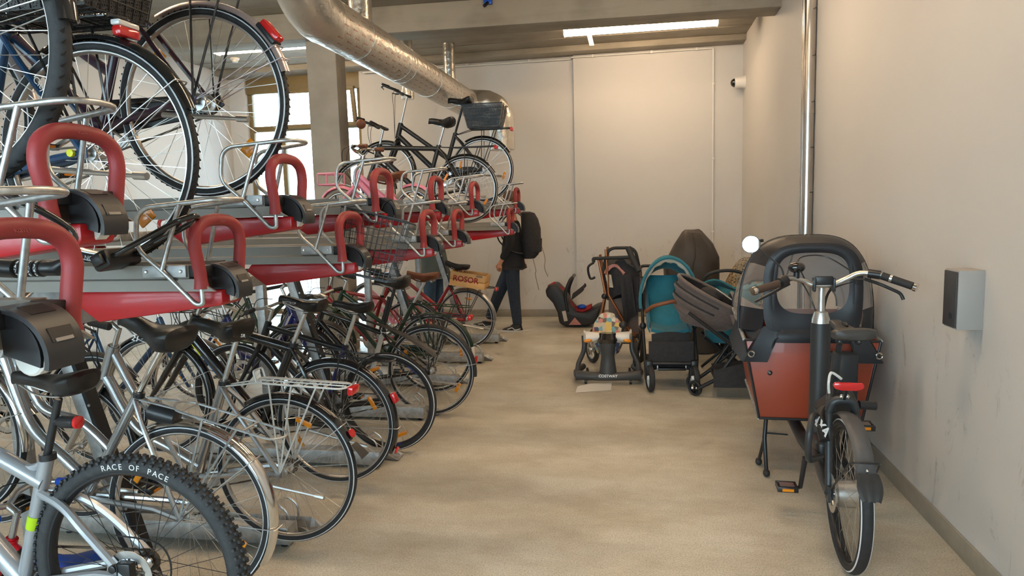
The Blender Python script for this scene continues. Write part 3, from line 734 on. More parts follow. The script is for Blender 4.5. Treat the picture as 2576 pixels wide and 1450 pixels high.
        q.tube([(BBp.x + .092 * math.cos(a), -.05, BBp.z + .092 * math.sin(a)) for a in [(-90 + 15 * k) * PI / 180 for k in range(13)]], .0045, 4); q.obj('chain', m_chain)
        q = Q(); q.lathe([(.02, -.058), (.036, -.052), (.036, -.046), (.028, -.042)], (0, 0, 0), 'y', 20); q.obj('sprocket', m_chain)
    if P['guard']:
        q = Q(); q.prism([(-.05, .0), (-.03, .045), (BBp.x, BBp.z + .115), (BBp.x + .09, BBp.z + .07), (BBp.x + .11, BBp.z), (BBp.x + .06, BBp.z - .07), (BBp.x, BBp.z - .02), (0, -.035)], -.066, -.056); q.obj('chain_guard', P['guard'], bevel=.004)
    # mudguards
    if P['fend']:
        g = fender(t, 0, R, R, P['fa'][0], P['fa'][1], P['fend'], width=.055, stays=P['stays'], name='rear_mudguard', staym=P.get('staym'))
        if P.get('flap'):
            a = math.radians(P['fa'][1] + 3); q = MB(); Rf = R + .02
            q.grid(lambda u, v: (Rf * math.cos(a + u * .16) * (1 + .10 * u), (v - .5) * (.05 + .03 * u), R + Rf * math.sin(a + u * .16) * (1 + .0 * u)), 5, 4, .003).obj('mud_flap', m_bmud, g)
        if P['ffend'] and P['front']: fender(t, P['wb'], R, R, -15 + 50, 175, P['fend'], width=.055, stays=(150,), name='front_mudguard', staym=P.get('staym'))
    if P['rack']:
        c = carrier(t, P, P['rack'], P['rackstyle'])
        for o in [c] + list(c.children):
            o.data.transform(UP)
    # lights
    zr = R + R + P.get('rackz', .085)
    lt = P['light']
    if lt == 'rack':
        q = MB().box((-.335, 0, zr - .012), (.03, .085, .04)); l = q.obj('rear_light', m_redl, t, bevel=.008)
    elif lt == 'two':
        MB().box((-.325 + P.get('rackx', 0), 0, zr - .042), (.03, .09, .03)).obj('rear_light', m_redl, t, bevel=.007); MB().box((-.323 + P.get('rackx', 0), 0, zr - .018), (.032, .09, .018)).obj('light_window', m_clr, t, bevel=.006)
    elif lt in ('fend', 'tall'):
        a = math.radians(P.get('la', 150)); Rf = R + .035
        q = MB().box((0, 0, 0), (.025, .05, .06 if lt == 'fend' else .09)); q.tf(TR(Rf * math.cos(a), 0, R + Rf * math.sin(a)) @ RY(-a + PI)); q.obj('rear_light', m_redl, t, bevel=.008)
        if lt == 'tall': q = MB().box((0, 0, 0), (.02, .055, .095)); q.tf(TR((Rf - .018) * math.cos(a), 0, R + (Rf - .018) * math.sin(a)) @ RY(-a + PI)); q.obj('light_body', m_bsat, t, bevel=.006)
    elif lt == 'post':
        p = SD + (BBp - SD).normalized() * .09
        q = Q(); q.lathe([(.014, -.085), (.02, -.08), (.02, -.03), (.014, -.02)], (p.x, 0, p.z), 'x', 14); q.obj('rear_light_body', m_bsat)
        q = Q(); q.lathe([(.012, -.1), (.021, -.095), (.021, -.085)], (p.x, 0, p.z), 'x', 14); q.obj('rear_light', m_redl)
        q = Q(); q.tube([p, p + V(-.04, 0, 0)], .012, 8); q.obj('light_bracket', m_bsat)
    if P.get('reflector') is not None:
        a = math.radians(P['reflector']); Rf = R + .03
        q = MB().lathe([(.02, 0), (.022, .004), (.018, .012)], (0, 0, 0), 'x', 16); q.tf(TR(Rf * math.cos(a), 0, R + Rf * math.sin(a)) @ RY(-a)); q.obj('reflector', m_redl, t)
    if P['stand']:
        q = Q(); q.tube([(.12, .07, -.045), (-.19, .085, -.075)], [.010, .007], 8); q.tube([(-.185, .085, -.075), (-.23, .087, -.079)], [.012, .012], 8); q.obj('kickstand', m_alu if P.get('standm') is None else P['standm'])
    return t, dict(BB=BBp, ST=ST, SD=SD, H0=H0, H1=H1, H2=H2, C0=C0, UP=UP, frame=F, saddle=sd, R=R)
def wire_basket(parent, M, top, bot, h, m, nx=8, ny=5, nz=5, name='basket', lab=None, r=.0018):
    """tapered open wire basket; top/bot = (length, width)"""
    def P(u, v, k): return V((bot[0] + (top[0] - bot[0]) * k) * (u - .5), (bot[1] + (top[1] - bot[1]) * k) * (v - .5), h * k)
    rim = MB(); rim.tube([M @ P(*q, 1) for q in ((0, 0), (1, 0), (1, 1), (0, 1))], r * 2.2, 6, closed=True); b = rim.obj(name, m, parent, label=lab)
    w = MB()
    for i in range(nx + 1):
        u = i / nx
        w.tube([M @ P(u, 0, 1), M @ P(u, 0, 0), M @ P(u, 1, 0), M @ P(u, 1, 1)], r, 4)
    for j in range(ny + 1):
        v = j / ny
        w.tube([M @ P(0, v, 1), M @ P(0, v, 0), M @ P(1, v, 0), M @ P(1, v, 1)], r, 4)
    for k in range(1, nz):
        z = k / nz; w.tube([M @ P(*q, z) for q in ((0, 0), (1, 0), (1, 1), (0, 1))], r, 4, closed=True)
    w.obj('wire_grid', m, b)
    return b
UPG = 'bicycles parked on the top tier'
LOG = 'bicycles parked on the floor along the aisle'
BKG = 'bicycles of the row behind'
p_blue = paint('petrol_blue_paint', srgb(32, 66, 100)); p_purple = paint('dark_purple_paint', srgb(52, 28, 48)); p_maroon = paint('maroon_paint', srgb(92, 36, 42))
p_silver = paint('silver_paint', (0.48, 0.49, 0.50), 0.25, 0.85); p_greyf = paint('grey_frame_paint', (0.36, 0.37, 0.39), 0.32, 0.35)
p_lime = mat('lime_decal', srgb(168, 200, 20), 0.4); p_cobalt = mat('cobalt_decal', srgb(40, 120, 205), 0.35); p_yel = mat('yellow_decal', srgb(225, 220, 40), 0.4)
p_navy = paint('navy_paint', srgb(28, 34, 98)); p_green = paint('dark_green_paint', srgb(26, 52, 30)); p_redf = paint('red_frame_paint', srgb(150, 24, 30)); p_pink = paint('pink_paint', srgb(236, 150, 178))
p_bluep = mat('blue_plastic', srgb(20, 80, 190), 0.4); p_kred = paint('bright_red_paint', srgb(205, 24, 40)); p_lilac = mat('lilac_silver_mudguard', (0.50, 0.44, 0.46), 0.3, 0.7, var=0.08)
def on(t, d, name, m, mb, **k):  # extra part given in axle coordinates
    mb.tf(d['UP']); return mb.obj(name, m, t, **k)
def arc_text(txt, size, R, a0, side, parent, m, z=0.0, flip=False):
    """letters along a wheel's side wall"""
    step = size * .78 / R
    for i, chx in enumerate(txt):
        if chx == ' ': continue
        a = a0 + (i if side > 0 else -i) * step
        M = TR(R * math.cos(a), side, R * math.sin(a) + z) @ RY(PI / 2 - a) @ RX(PI / 2) @ RY(PI)
        if side > 0: M = TR(R * math.cos(a), side, R * math.sin(a) + z) @ RY(PI / 2 - a) @ RX(-PI / 2) @ RZ(PI)
        letter(chx, size, m, M, parent, .0004)
# ---------------- top tier
t, d = bike('bicycle with grey ribbed tyre on the nearest higher tray, cut off by the left edge', (-1.60, 1.42, 2.02), dict(col=p_maroon, fend=m_bgloss, fa=(70, 176), stays=(168,), stripe=False, knob='chev', tyre=m_tyreg, rt=.024, staym=m_alu, rack=m_bsat, light='none', spref=False), group=UPG)
t, d = bike('blue bicycle with black mudguard, rear basket and red and white tail light', (-1.66, 1.95, 1.803), dict(col=p_blue, fend=m_bgloss, fa=(62, 160), stays=(146,), rack=m_bgloss, light='two', style='step', rackz=.055, rackx=.19, knob='chev', refa=2.2, bigref=True), group=UPG)
bsk = wire_basket(t, TR(.07, 0, 2 * .345 + .065), (.44, .34), (.36, .26), .24, m_bsat, 10, 8, 6, lab='black mesh rear basket')
def mesh_mat():
    m = bpy.data.materials.new('fine_black_mesh'); m.use_nodes = True; nt = m.node_tree; b = nt.nodes['Principled BSDF']; b.inputs['Base Color'].default_value = (.012, .012, .013, 1); b.inputs['Roughness'].default_value = .4
    tc = nt.nodes.new('ShaderNodeTexCoord'); mp = nt.nodes.new('ShaderNodeMapping'); mp.inputs['Scale'].default_value = (160, 160, 110); mp.inputs['Rotation'].default_value = (.1, .78, .78)
    nt.links.new(tc.outputs['Object'], mp.inputs[0]); v = nt.nodes.new('ShaderNodeTexVoronoi'); v.feature = 'DISTANCE_TO_EDGE'; v.inputs['Scale'].default_value = 1.0; v.inputs['Randomness'].default_value = .25
    nt.links.new(mp.outputs[0], v.inputs['Vector']); g = nt.nodes.new('ShaderNodeMath'); g.operation = 'LESS_THAN'; g.inputs[1].default_value = .2; nt.links.new(v.outputs['Distance'], g.inputs[0]); nt.links.new(g.outputs[0], b.inputs['Alpha'])
    return m
m_mesh = mesh_mat()
def mesh_walls(parent, M, top, bot, h, name='mesh_wall', cut=False):
    def P(u, v, k): return M @ V((bot[0] + (top[0] - bot[0]) * k) * (u - .5), (bot[1] + (top[1] - bot[1]) * k) * (v - .5), h * k)
    for a, b2 in (((0, 0), (1, 0)), ((1, 0), (1, 1)), ((1, 1), (0, 1)), ((0, 1), (0, 0))):
        q = MB(); q.add([P(*a, 0), P(*b2, 0), P(*b2, 1), P(*a, 1)], [(0, 1, 2, 3)]); q.obj(name, m_mesh, parent)
    q = MB(); q.add([P(0, 0, 0), P(1, 0, 0), P(1, 1, 0), P(0, 1, 0)], [(0, 1, 2, 3)]); q.obj(name, m_mesh, parent)
mesh_walls(bsk, TR(.07, 0, 2 * .345 + .066), (.435, .335), (.355, .255), .235)
w = [c for c in t.children if c.name.startswith('rear_wheel')][0]
arc_text('MARATHON', .02, .327, math.radians(-98), .0185, w, m_print)
letter('City 1.0', .03, m_print, TR(.11, .066, .345 + .195) @ RY(math.radians(-48)) @ RX(-PI / 2) @ RZ(PI), t, .0005)
q = MB(); q.lathe([(.006, .07), (.012, .072), (.012, .082), (.005, .084)], (.03, 0, .0), 'y', 8); on(t, d, 'yellow_valve_cap', p_yel, q)
t, d = bike('purple bicycle with lilac-silver mudguards and amber spoke reflectors on the second higher tray', (-1.59, 2.41, 2.02), dict(col=p_purple, fend=p_lilac, fa=(64, 165), stays=(158, 150), rack=m_bgloss, light='tall', la=141, guard=m_bsat, staym=p_lilac, refa=2.36, bigref=True, knob='chev', style='step', hubgear=True), group=UPG)
t, d = bike('small pink child bicycle with brown saddle and cream tyres on the rack', (-1.62, 4.93, 1.62), dict(col=p_pink, R=.16, rt=.022, wb=.56, bbx=.23, bbz=.0, stl=.17, zs=.24, hl=.09, stem=.13, bar='city', tyre=m_tyrec, rim=m_alu, nsp=20, stripe=False, fend=p_pink, fa=(60, 180), saddle='leather', sadm=m_brown, gripm=m_brown, light='none', style='step', barm=m_chrome, stand=False, rackz=.05), group=UPG)
q = MB(); q.ball((.30, .18, .60 - .0), (.035, .035, .035)); on(t, d, 'bell', m_brown, q)
q = MB()
for z in (.19, .27): q.tube(fillet([(.56, -.08, z), (.70, -.08, z), (.70, .08, z), (.56, .08, z)], .02, 3, True), .007, 8, closed=True)
for x in (.56, .63, .70):
    for y in (-.08, .08): q.tube([(x, y, .19), (x, y, .27)], .006, 6)
q.tube([(.56, 0, .19), (.70, 0, .19)], .007, 6); on(t, d, 'front_carrier', p_pink, q, bevel=.004)
t, d = bike('black men\'s trekking bicycle with horizontal top tube on the farthest lower tray', (-1.75, 7.06, 1.803), dict(col=m_bsat, fend=m_bgloss, fa=(60, 152), stays=(140,), rack=m_bsat, bar='multi', light='rack', saddle='comfort', hl=.12, stl=.56, post=m_alu, stem=.16, wb=1.1, zs=.70, tr=.024, ha=74, hbm=m_bsat), group=UPG)
t, d = bike('black step-through bicycle with mesh rear basket on the farthest higher tray', (-1.65, 7.44, 2.018), dict(col=m_bsat, fend=m_bgloss, fa=(60, 150), stays=(140,), rack=m_bsat, bar='multi', light='rack', saddle='comfort', style='step', hl=.16, stem=.30, wb=1.1, guard=m_bsat, zs=.74, post=m_bsat, tr=.024, ha=74, hbm=m_bsat), group=UPG)
bsk = wire_basket(t, TR(-.05, 0, 2 * .345 + .095), (.44, .32), (.34, .24), .24, m_bsat, 4, 3, 2, lab='dark mesh rear basket')
mesh_walls(bsk, TR(-.05, 0, 2 * .345 + .096), (.435, .315), (.335, .235), .235)
# ---------------- floor level, from the viewer on
t, d = bike('grey mountain bicycle with knobbly tyre, nearest on the floor', (-1.575, 1.86, .49), dict(col=p_greyf, R=.372, rt=.03, tyre=m_tyreg, rim=m_bsat, spoke=m_bspoke, nsp=32, knob=True, stripe=False, style='mtb', stl=.46, zs=.61, tr=.0235, bar='flat', saddle='sport', light='post', rimd=.022, disc=True, band=(.42, .52, p_lime, 0), post=m_bsat, stand=False, blackcrank=True, ca=.15, spref=False), group=LOG)
w = [c for c in t.children if c.name.startswith('rear_wheel')][0]; w.rotation_euler = (0, 0, 0)
arc_text('RACE OF PACE', .026, .345, math.radians(78), .0305, w, m_print)
q = MB(); q.box((.0, .06, .02), (.05, .03, .06)); q.lathe([(.012, .05), (.014, .085)], (.03, 0, .035), 'y', 10); on(t, d, 'brake_caliper', m_bsat, q, bevel=.006)
q = MB(); q.tube(crv([(.02, .075, .05), (.0, .08, -.05), (-.10, .07, -.09), (-.15, .05, .02), (-.10, .03, .1), (.05, .03, .12)], 6), .0028, 6); on(t, d, 'brake_hose', m_bsat, q)
q = MB().prism([(.18, -.075), (.26, -.075), (.22, -.05), (.14, -.05)], .066, .068); on(t, d, 'lime_flash', p_lime, q)
t, d = bike('silver step-through bicycle with chrome mudguard and worn comfort saddle', (-1.70, 2.29, .478), dict(col=p_silver, fend=m_chrome, fa=(52, 197), stays=(172, 128), style='swan', saddle='comfort', rack=m_zinc, rackz=.06, light='none', stand=False, refa=-.35, zs=.66, post=m_chrome, tr=.0195, sadx=.03), pitch=math.radians(15), group=LOG)
sd = d['saddle']
letter('21', .03, m_print, TR(.235, .0, .0) @ TR(.03, .095, .345 + .645) @ RX(-PI / 2 + .2) @ RZ(PI), sd, .0006)
q = MB(); q.lathe([(.0, -.06), (.03, -.055), (.036, 0), (.036, .05), (.03, .055)], (.17, .0, .35), 'x', 16); on(t, d, 'dynamo_light', m_bsat, q)
t, d = bike('silver step-through bicycle with white wire carrier and black mudguards', (-1.63, 2.90, .412), dict(col=p_silver, R=.352, fend=m_bgloss, fa=(58, 152), flap=True, stays=(140,), style='swan', saddle='comfort', rack=m_wirew, rackstyle='grid', rackz=.07, light='rack', zs=.66, tr=.0245, sadx=.06, hl=.17, wb=1.13, bbx=.46, reflector=148, refa=1.2), pitch=math.radians(3), group=LOG)
letter('SR', .022, m_print, TR(.15, .088, .352 + .645) @ RX(-PI / 2 + .3) @ RZ(PI), d['saddle'], .0005)
t, d = bike('black bicycle with blue and yellow stripes on its sloping top tube', (-1.69, 3.58, .425), dict(col=m_bgloss, R=.352, fend=m_bgloss, fa=(56, 200), stays=(176,), style='diamond', saddle='sport', rack=m_bsat, rackz=.05, light='fend', la=150, zs=.66, tr=.026, bar='flat', stl=.52, wb=1.12, refa=.6, reflector=196), pitch=math.radians(7), group=LOG)
for (a, b2, mm, wd) in ((.04, .16, p_yel, .003), (.16, .85, p_cobalt, .003)):
    A = d['H1'] + (d['ST'] - d['H1']) * a; B = d['H1'] + (d['ST'] - d['H1']) * b2; q = MB(); q.tube([A + V(0, .016, -.025), B + V(0, .016, -.03)], .0075, 6); on(t, d, 'stripe', mm, q)
for (a, b2, mm) in ((.08, .2, p_yel), (.2, .42, p_cobalt), (.6, .8, p_cobalt)):
    A = d['H0'] + (d['BB'] - d['H0']) * a; B = d['H0'] + (d['BB'] - d['H0']) * b2; q = MB(); q.tube([A + V(0, .012, .012), B + V(0, .012, .0)], .0165, 6); on(t, d, 'stripe', mm, q)
letter('WITTKOP', .018, m_print, TR(.30, .034, .352 + .655) @ RX(-PI / 2) @ RZ(PI), d['saddle'], .0005)
t, d = bike('dark bicycle with flat clip-on rear mudguard and blue printed rims', (-1.64, 4.28, .345), dict(col=m_bsat, band=(.25, 1.0, p_navy, 0), R=.335, rt=.024, rim=m_bsat, fend=None, style='diamond', saddle='sport', light='none', zs=.635, bar='flat', rimd=.02, stl=.46, nsp=32, refa=2.0, stand=False), pitch=math.radians(3), group=LOG)
q = MB(); q.grid(lambda u, v: (.17 - .50 * u, (v - .5) * (.035 + .05 * u), .545 - .185 * u - .03 * (2 * v - 1) ** 2 * u - .06 * math.sin(PI * u) * (-.5)), 14, 6, .004); q.tube([(.21, 0, .60), (.16, 0, .545)], .02, 8); on(t, d, 'clip_on_mudguard', m_bmud, q)
w = [c for c in t.children if c.name.startswith('rear_wheel')][0]; w.rotation_euler = (0, 0, 0)
m_bprint = mat('blue_print', srgb(30, 60, 200), 0.5)
for a in (2.1, -1.9): arc_text('VELO', .026, .292, a, .0165, w, m_bprint)
t, d = bike('black bicycle with white seat tube, black carrier and black mudguard', (-1.60, 5.12, .355), dict(col=m_bgloss, band=(.2, 1.0, m_whitep, 0), R=.35, fend=m_bmud, fa=(60, 186), stays=(170,), style='diamond', stl=.42, saddle='comfort', rack=m_bsat, light='rack', zs=.71, post=m_bsat, refa=2.6, bar='flat', wb=1.1, bbx=.5, sadx=-.0), pitch=math.radians(0), group=LOG)
q = MB(); q.tube([d['ST'] + V(-.02, 0, .06) + (d['SD'] - d['ST']) * k / 12 + V(.02, 0, 0) for k in range(8)], [.014 + .005 * (k % 2) for k in range(8)], 10); on(t, d, 'suspension_boot', m_grip, q)
t, d = bike('dark green roadster bicycle with white mudguard end and brown saddle', (-1.76, 5.75, .36), dict(col=p_green, fend=p_green, fa=(60, 166), stays=(180,), style='step', rack=p_green, light='fend', la=184, saddle='leather', sadm=m_brown, zs=.68, stl=.56, sta=64, guard=p_green, refa=.1), pitch=math.radians(4), group=LOG)
fender(t, 0, .345, .346, 166, 202, m_whitep, .056, (), name='white_mudguard_end')
t, d = bike('red bicycle carrying the wooden crate, silver mudguards and black sprung saddle', (-1.92, 7.55, .37), dict(col=p_redf, R=.335, fend=m_alu, fa=(58, 188), stays=(178,), style='step', rack=m_bsat, rackz=.045, light='rack', saddle='leather', zs=.60, sta=62, stl=.50, sadt=math.radians(-8), guard=p_redf, refa=1.5), pitch=math.radians(5), group=LOG)
t, d = bike('second red bicycle, mostly hidden behind the green one', (-2.25, 6.6, .36), dict(col=p_redf, style='diamond', light='none', saddle='sport', fend=m_bmud, refa=.4), group=LOG)
# child's bicycle on the floor between the first two
t, d = bike('little red child bicycle with blue wheels standing behind the mountain bicycle', (-1.86, 2.08, .165), dict(col=p_kred, R=.16, rt=.024, wb=.58, bbx=.24, bbz=.0, stl=.16, zs=.2, hl=.08, stem=.12, rim=p_bluep, rimd=.05, nsp=16, stripe=False, tr=.019, light='none', saddle='sport', gripm=p_bluep, style='step', stand=False, sadm=p_bluep, fork=p_kred, spref=False, levers=False), group=LOG)
# ---------------- the row behind, heads towards us
bike('bicycle of the row behind with chrome mudguards, nearest the left edge', (-4.15, 2.72, .50), dict(col=p_silver, fend=m_chrome, style='swan', light='none', rack=m_bsat), heading=0, group=BKG)
bike('black bicycle of the row behind with spoke wheels, seen under the nearest trays', (-4.42, 3.72, .42), dict(col=m_bgloss, style='diamond', bar='flat', light='none', fend=m_bmud, rim=m_bsat), heading=0, group=BKG)
t, d = bike('navy blue electric bicycle of the row behind with white stripes on a thick tube', (-3.75, 5.35, .36), dict(col=p_navy, style='wave', tr=.026, light='none', fend=m_bmud, rack=m_bsat, wb=1.12, ha=68, hl=.2), heading=0, group=BKG)
for k in (-.012, .012):
    A, B = d['H1'], d['BB']; q = MB(); pts = crv([d['H0'] + V(-.02, 0, .05), d['H0'] + V(-.17, 0, -.20), d['BB'] + V(.13, 0, .06)], 7); q.tube([p + V(k, -.043, k) for p in pts], .004, 5); on(t, d, 'white_stripe', m_print, q)
bike('green bicycle of the row behind with cream tyres', (-4.15, 6.35, .37), dict(col=p_green, fend=p_green, tyre=m_tyrec, light='none', style='step'), heading=0, group=BKG)
bike('dark bicycle of the row behind beside the concrete column', (-4.6, 7.0, .37), dict(col=m_bsat, light='none', fend=m_bmud, rack=m_bsat), heading=0, group=BKG)
bike('blue bicycle of the row behind under the second tray', (-4.3, 4.5, .37), dict(col=p_blue, light='none', fend=m_bmud, style='step'), heading=0, group=BKG)
t, d = bike('pink child bicycle on the floor in front of the second person', (-2.75, 8.35, .26), dict(col=p_pink, R=.255, wb=.8, bbx=.33, stl=.3, zs=.40, hl=.1, style='step', light='none', saddle='sport', sadm=m_whitep, fend=p_pink, gripm=p_pink), group=LOG)
# ================================================================ ducts, pipes and wall fittings
def foil(name, printed):
    m = bpy.data.materials.new(name); m.use_nodes = True; nt = m.node_tree; b = nt.nodes['Principled BSDF']; L = nt.links.new
    b.inputs['Metallic'].default_value = .85 if not printed else .6; b.inputs['Roughness'].default_value = .3
    b.inputs['Base Color'].default_value = (.66, .63, .58, 1)
    tc = nt.nodes.new('ShaderNodeTexCoord'); n = nt.nodes.new('ShaderNodeTexNoise'); n.inputs['Scale'].default_value = 14; n.inputs['Detail'].default_value = 5; L(tc.outputs['Object'], n.inputs['Vector'])
    bp = nt.nodes.new('ShaderNodeBump'); bp.inputs['Strength'].default_value = .5; bp.inputs['Distance'].default_value = .02; L(n.outputs['Fac'], bp.inputs['Height']); L(bp.outputs[0], b.inputs['Normal'])
    if printed:
        sx = nt.nodes.new('ShaderNodeSeparateXYZ'); L(tc.outputs['Object'], sx.inputs[0])
        def mth(op, a, c=None):
            k = nt.nodes.new('ShaderNodeMath'); k.operation = op
            for i, q in enumerate((a, c)):
                if q is None: continue
                if isinstance(q, (int, float)): k.inputs[i].default_value = q
                else: L(q, k.inputs[i])
            return k.outputs[0]
        an = mth('MULTIPLY', mth('ARCTAN2', sx.outputs['X'], sx.outputs['Z']), 3.5); cell = mth('FLOOR', an)
        yy = mth('ADD', mth('MULTIPLY', sx.outputs['Y'], 6.5), mth('MULTIPLY', cell, .5)); fy = mth('FRACT', yy); fa = mth('FRACT', an)
        bar = mth('MULTIPLY', mth('LESS_THAN', mth('ABSOLUTE', mth('SUBTRACT', fa, .5)), .05), mth('LESS_THAN', mth('ABSOLUTE', mth('SUBTRACT', fy, .5)), .22))
        head = mth('MULTIPLY', mth('LESS_THAN', mth('ABSOLUTE', mth('SUBTRACT', fa, .5)), .13), mth('LESS_THAN', mth('ABSOLUTE', mth('SUBTRACT', fy, .28)), .05))
        mk = mth('MULTIPLY', mth('MAXIMUM', bar, head), .9)
        mx = nt.nodes.new('ShaderNodeMix'); mx.data_type = 'RGBA'; mx.inputs[6].default_value = (.66, .62, .56, 1); mx.inputs[7].default_value = (.42, .13, .07, 1)
        L(mk, mx.inputs[0]); L(mx.outputs[2], b.inputs['Base Color'])
    return m
m_foil = foil('crinkled_foil', False); m_foilp = foil('printed_foil', True)
DX, DZ, DR = -2.12, 2.93, .168
t = thing('ventilation_duct', 'big foil-wrapped ventilation duct crossing the room below the ceiling', 'duct', (DX, 0, DZ))
MB().tube([(0, 4.62 + k * .2, 0) for k in range(21)], DR, 28).obj('straight_run', m_foilp, t, label='foil wrap with red printed marks')
for y in (5.2, 6.1, 6.25, 7.05, 7.9): MB().tube([(0, y, 0), (0, y + .035, 0)], DR + .003, 28).obj('tape_band', m_foil, t)
el = [(0, 4.65 - .42 * math.sin(a), .42 - .42 * math.cos(a)) for a in [PI / 2 * k / 8 for k in range(9)]] + [(0, 4.23, ZC - DZ)]
MB().tube(el, DR + .006, 26).obj('near_elbow', m_foil, t)
MB().tube([(0, 5.35, .1), (0, 5.35, ZC - DZ)], .09, 18).obj('branch', m_foil, t)
fe = [(0, 8.58, 0), (.0, 8.64, 0), (.05, 8.75, -.005), (.13, 8.78, -.01), (.22, 8.78, -.015), (.30, 8.78, -.03), (.38, 8.78, -.08), (.43, 8.78, -.17), (.44, 8.78, -.30), (.44, 8.78, -.55), (.44, 8.78, -.60)]
MB().tube(crv(fe, 3), [DR + .002] * 15 + [.16] * 15 + [.15], 26).obj('far_elbow', m_foil, t)
for x, y, w in ((-2.44, 9.2, 'right'), (-2.80, 8.5, 'left')):
    tag(MB().tube([(x, y, DZ + .05), (x, y, ZC)], .078, 18).obj('foil_pipe', m_foil), 'slim foil-wrapped pipe rising behind the duct to the ceiling, the %s one' % w, 'pipe', 'slim foil pipes')
t = thing('wall_pipe', 'tall polished steel pipe with two slim pipes on the right wall', 'pipe', (1.36, 6.08, 0))
MB().tube([(0, 0, 0), (0, 0, 2.2), (0, 0, ZC)], .047, 24).obj('main_pipe', m_steel, t)
MB().tube([(0, 0, 2.29), (0, 0, 2.31)], .051, 24).obj('collar', m_steel, t); MB().tube([(0, 0, 3.3), (0, 0, ZC)], .052, 24).obj('top_sleeve', m_foil, t)
for y in (.22, .34): MB().tube([(.03, y, 0), (.03, y, ZC)], .014, 14).obj('slim_pipe', m_steel, t)
for k in range(6): MB().ball((.03, -.05, 1.3 + k * .36), .006, 8, 5).obj('rivet', m_bsat, t)
t = thing('cable_conduit', 'white cable conduit along the top of the back wall and down its right part', 'conduit', (0, YB - .075, 0))
MB().tube([(-4.0, .05, 3.66), (-.9, .05, 3.66)], .012, 8).obj('upper_run', m_white, t)
MB().tube(fillet([(-.9, 0, 3.67), (1.02, 0, 3.67), (1.02, 0, .1)], .02), .011, 8).obj('down_run', m_white, t)
for x in (-2.4, -1.5, -.6, .2, .8): MB().box((x, .0 if x > -.9 else .05, 3.67), (.03, .035, .035)).obj('clip', m_white, t, bevel=.004)
for z in (1.2, 2.2, 3.2): MB().box((1.02, 0, z), (.035, .03, .03)).obj('clip', m_white, t, bevel=.004)
t = thing('security_camera', 'white dome security camera in the far right corner of the wall', 'camera', (XR, 9.86, 3.17))
MB().lathe([(.085, 0), (.085, -.02), (.075, -.04), (.072, -.12), (.062, -.135)], (0, 0, 0), 'x', 24).obj('housing', m_white, t)
MB().ball((-.13, 0, 0), .058, 20, 12).obj('dome', m_bgloss, t)
t = thing('wall_speaker', 'small grey box with dark front on the right wall beside the cargo bike', 'wall box', (XR, 3.22, 1.165))
MB().box((-.05, 0, 0), (.10, .13, .25)).obj('body', mat('speaker_grey', (.36, .34, .32), .5), t, bevel=.003)
MB().box((-.103, 0, 0), (.008, .118, .236)).obj('front', mat('speaker_front', (.045, .045, .05), .6, bump=.3, bscale=700), t, bevel=.002)
MB().box((-.108, -.02, -.07), (.003, .02, .025)).obj('badge', m_bsat, t)
t = thing('smoke_detector', 'round white smoke detector on the ceiling near the window', 'smoke detector', (-5.5, 9.15, ZC))
MB().lathe([(.06, 0), (.06, -.02), (.045, -.03), (.04, -.055), (.0, -.06)], (0, 0, 0), 'z', 20).obj('housing', m_white, t); MB().lathe([(.066, 0), (.066, -.008)], (0, 0, 0), 'z', 20).obj('base', m_white, t)
t = thing('blue_hook', 'small blue bracket on the face of the ceiling beam', 'bracket', (-1.52, 7.385, 3.74))
MB().box((0, 0, 0), (.09, .03, .05)).obj('plate', p_bluep, t, bevel=.005); MB().tube([(0, -.01, -.01), (-.03, -.05, -.05)], .018, 10).obj('stub', m_bsat, t)
t = thing('torn_tag', 'torn white paper tag hanging from the ceiling beside the lit lamp', 'tag', (-.62, 9.2, ZC))
MB().grid(lambda u, v: (.06 * v + .03 * u, .02 * math.sin(3 * u), -.02 - .13 * u), 5, 3, .001).obj('paper', m_white, t); MB().tube([(.06, 0, -.02), (.10, 0, 0)], .004, 5).obj('string', m_white, t)
# a sheet of paper under the baby walker
tag(MB().grid(lambda u, v: (-.54 + .3 * u, 5.86 + .21 * v + .1 * u, .002 + .035 * max(0, u * v - .2) + .012 * math.sin(5 * u) * v), 8, 8, .0008).obj('paper_sheet', m_white), 'crumpled white paper sheet on the floor under the baby walker', 'paper')
# locks
t = thing('u_lock', 'black U-lock hooked through the tray holder of the blue bicycle', 'lock', (-1.53, 1.835, 1.485), rot=(0, math.radians(-24), 0))
lk = MB(); lk.tube([(-.07, -.035, 0), (.07, -.035, 0)], [.026, .026], 12, sq=(1, .8)); lk = MB().box((-.01, .005, 0), (.06, .14, .055)); lk.obj('body', m_bsat, t, bevel=.012)
MB().tube(fillet([(0, -.04, 0), (.26, -.04, 0), (.30, 0, 0), (.26, .05, 0), (0, .05, 0)], .05, 5), .0085, 10).obj('shackle', m_bgloss, t)
MB().box((-.005, -.075, .0), (.035, .012, .03)).obj('key_cover', m_bsat, t, bevel=.003)
letter('ulo', .022, m_print, TR(-.01, -.02, .0285) @ RZ(PI / 2), t, .0005)
t = thing('cable_lock', 'black combination cable lock hanging over the nearest lower hoop', 'lock', (-1.19, 1.19, 1.507))
for k in range(4):
    wl = MB().lathe([(.015, -.006), (.017, -.0045), (.017, .0045), (.015, .006)], (-.02 + k * .0145, 0, 0), 'x', 16).obj('digit_ring', m_bsat, t)
    for j, a in enumerate((-.9, -.35, .2, .75)): letter('8472391650345'[k * 3 + j], .010, m_print, TR(-.02 + k * .0145, 0, 0) @ RX(a) @ TR(0, -.0173, 0) @ RX(PI / 2), wl, .0003)
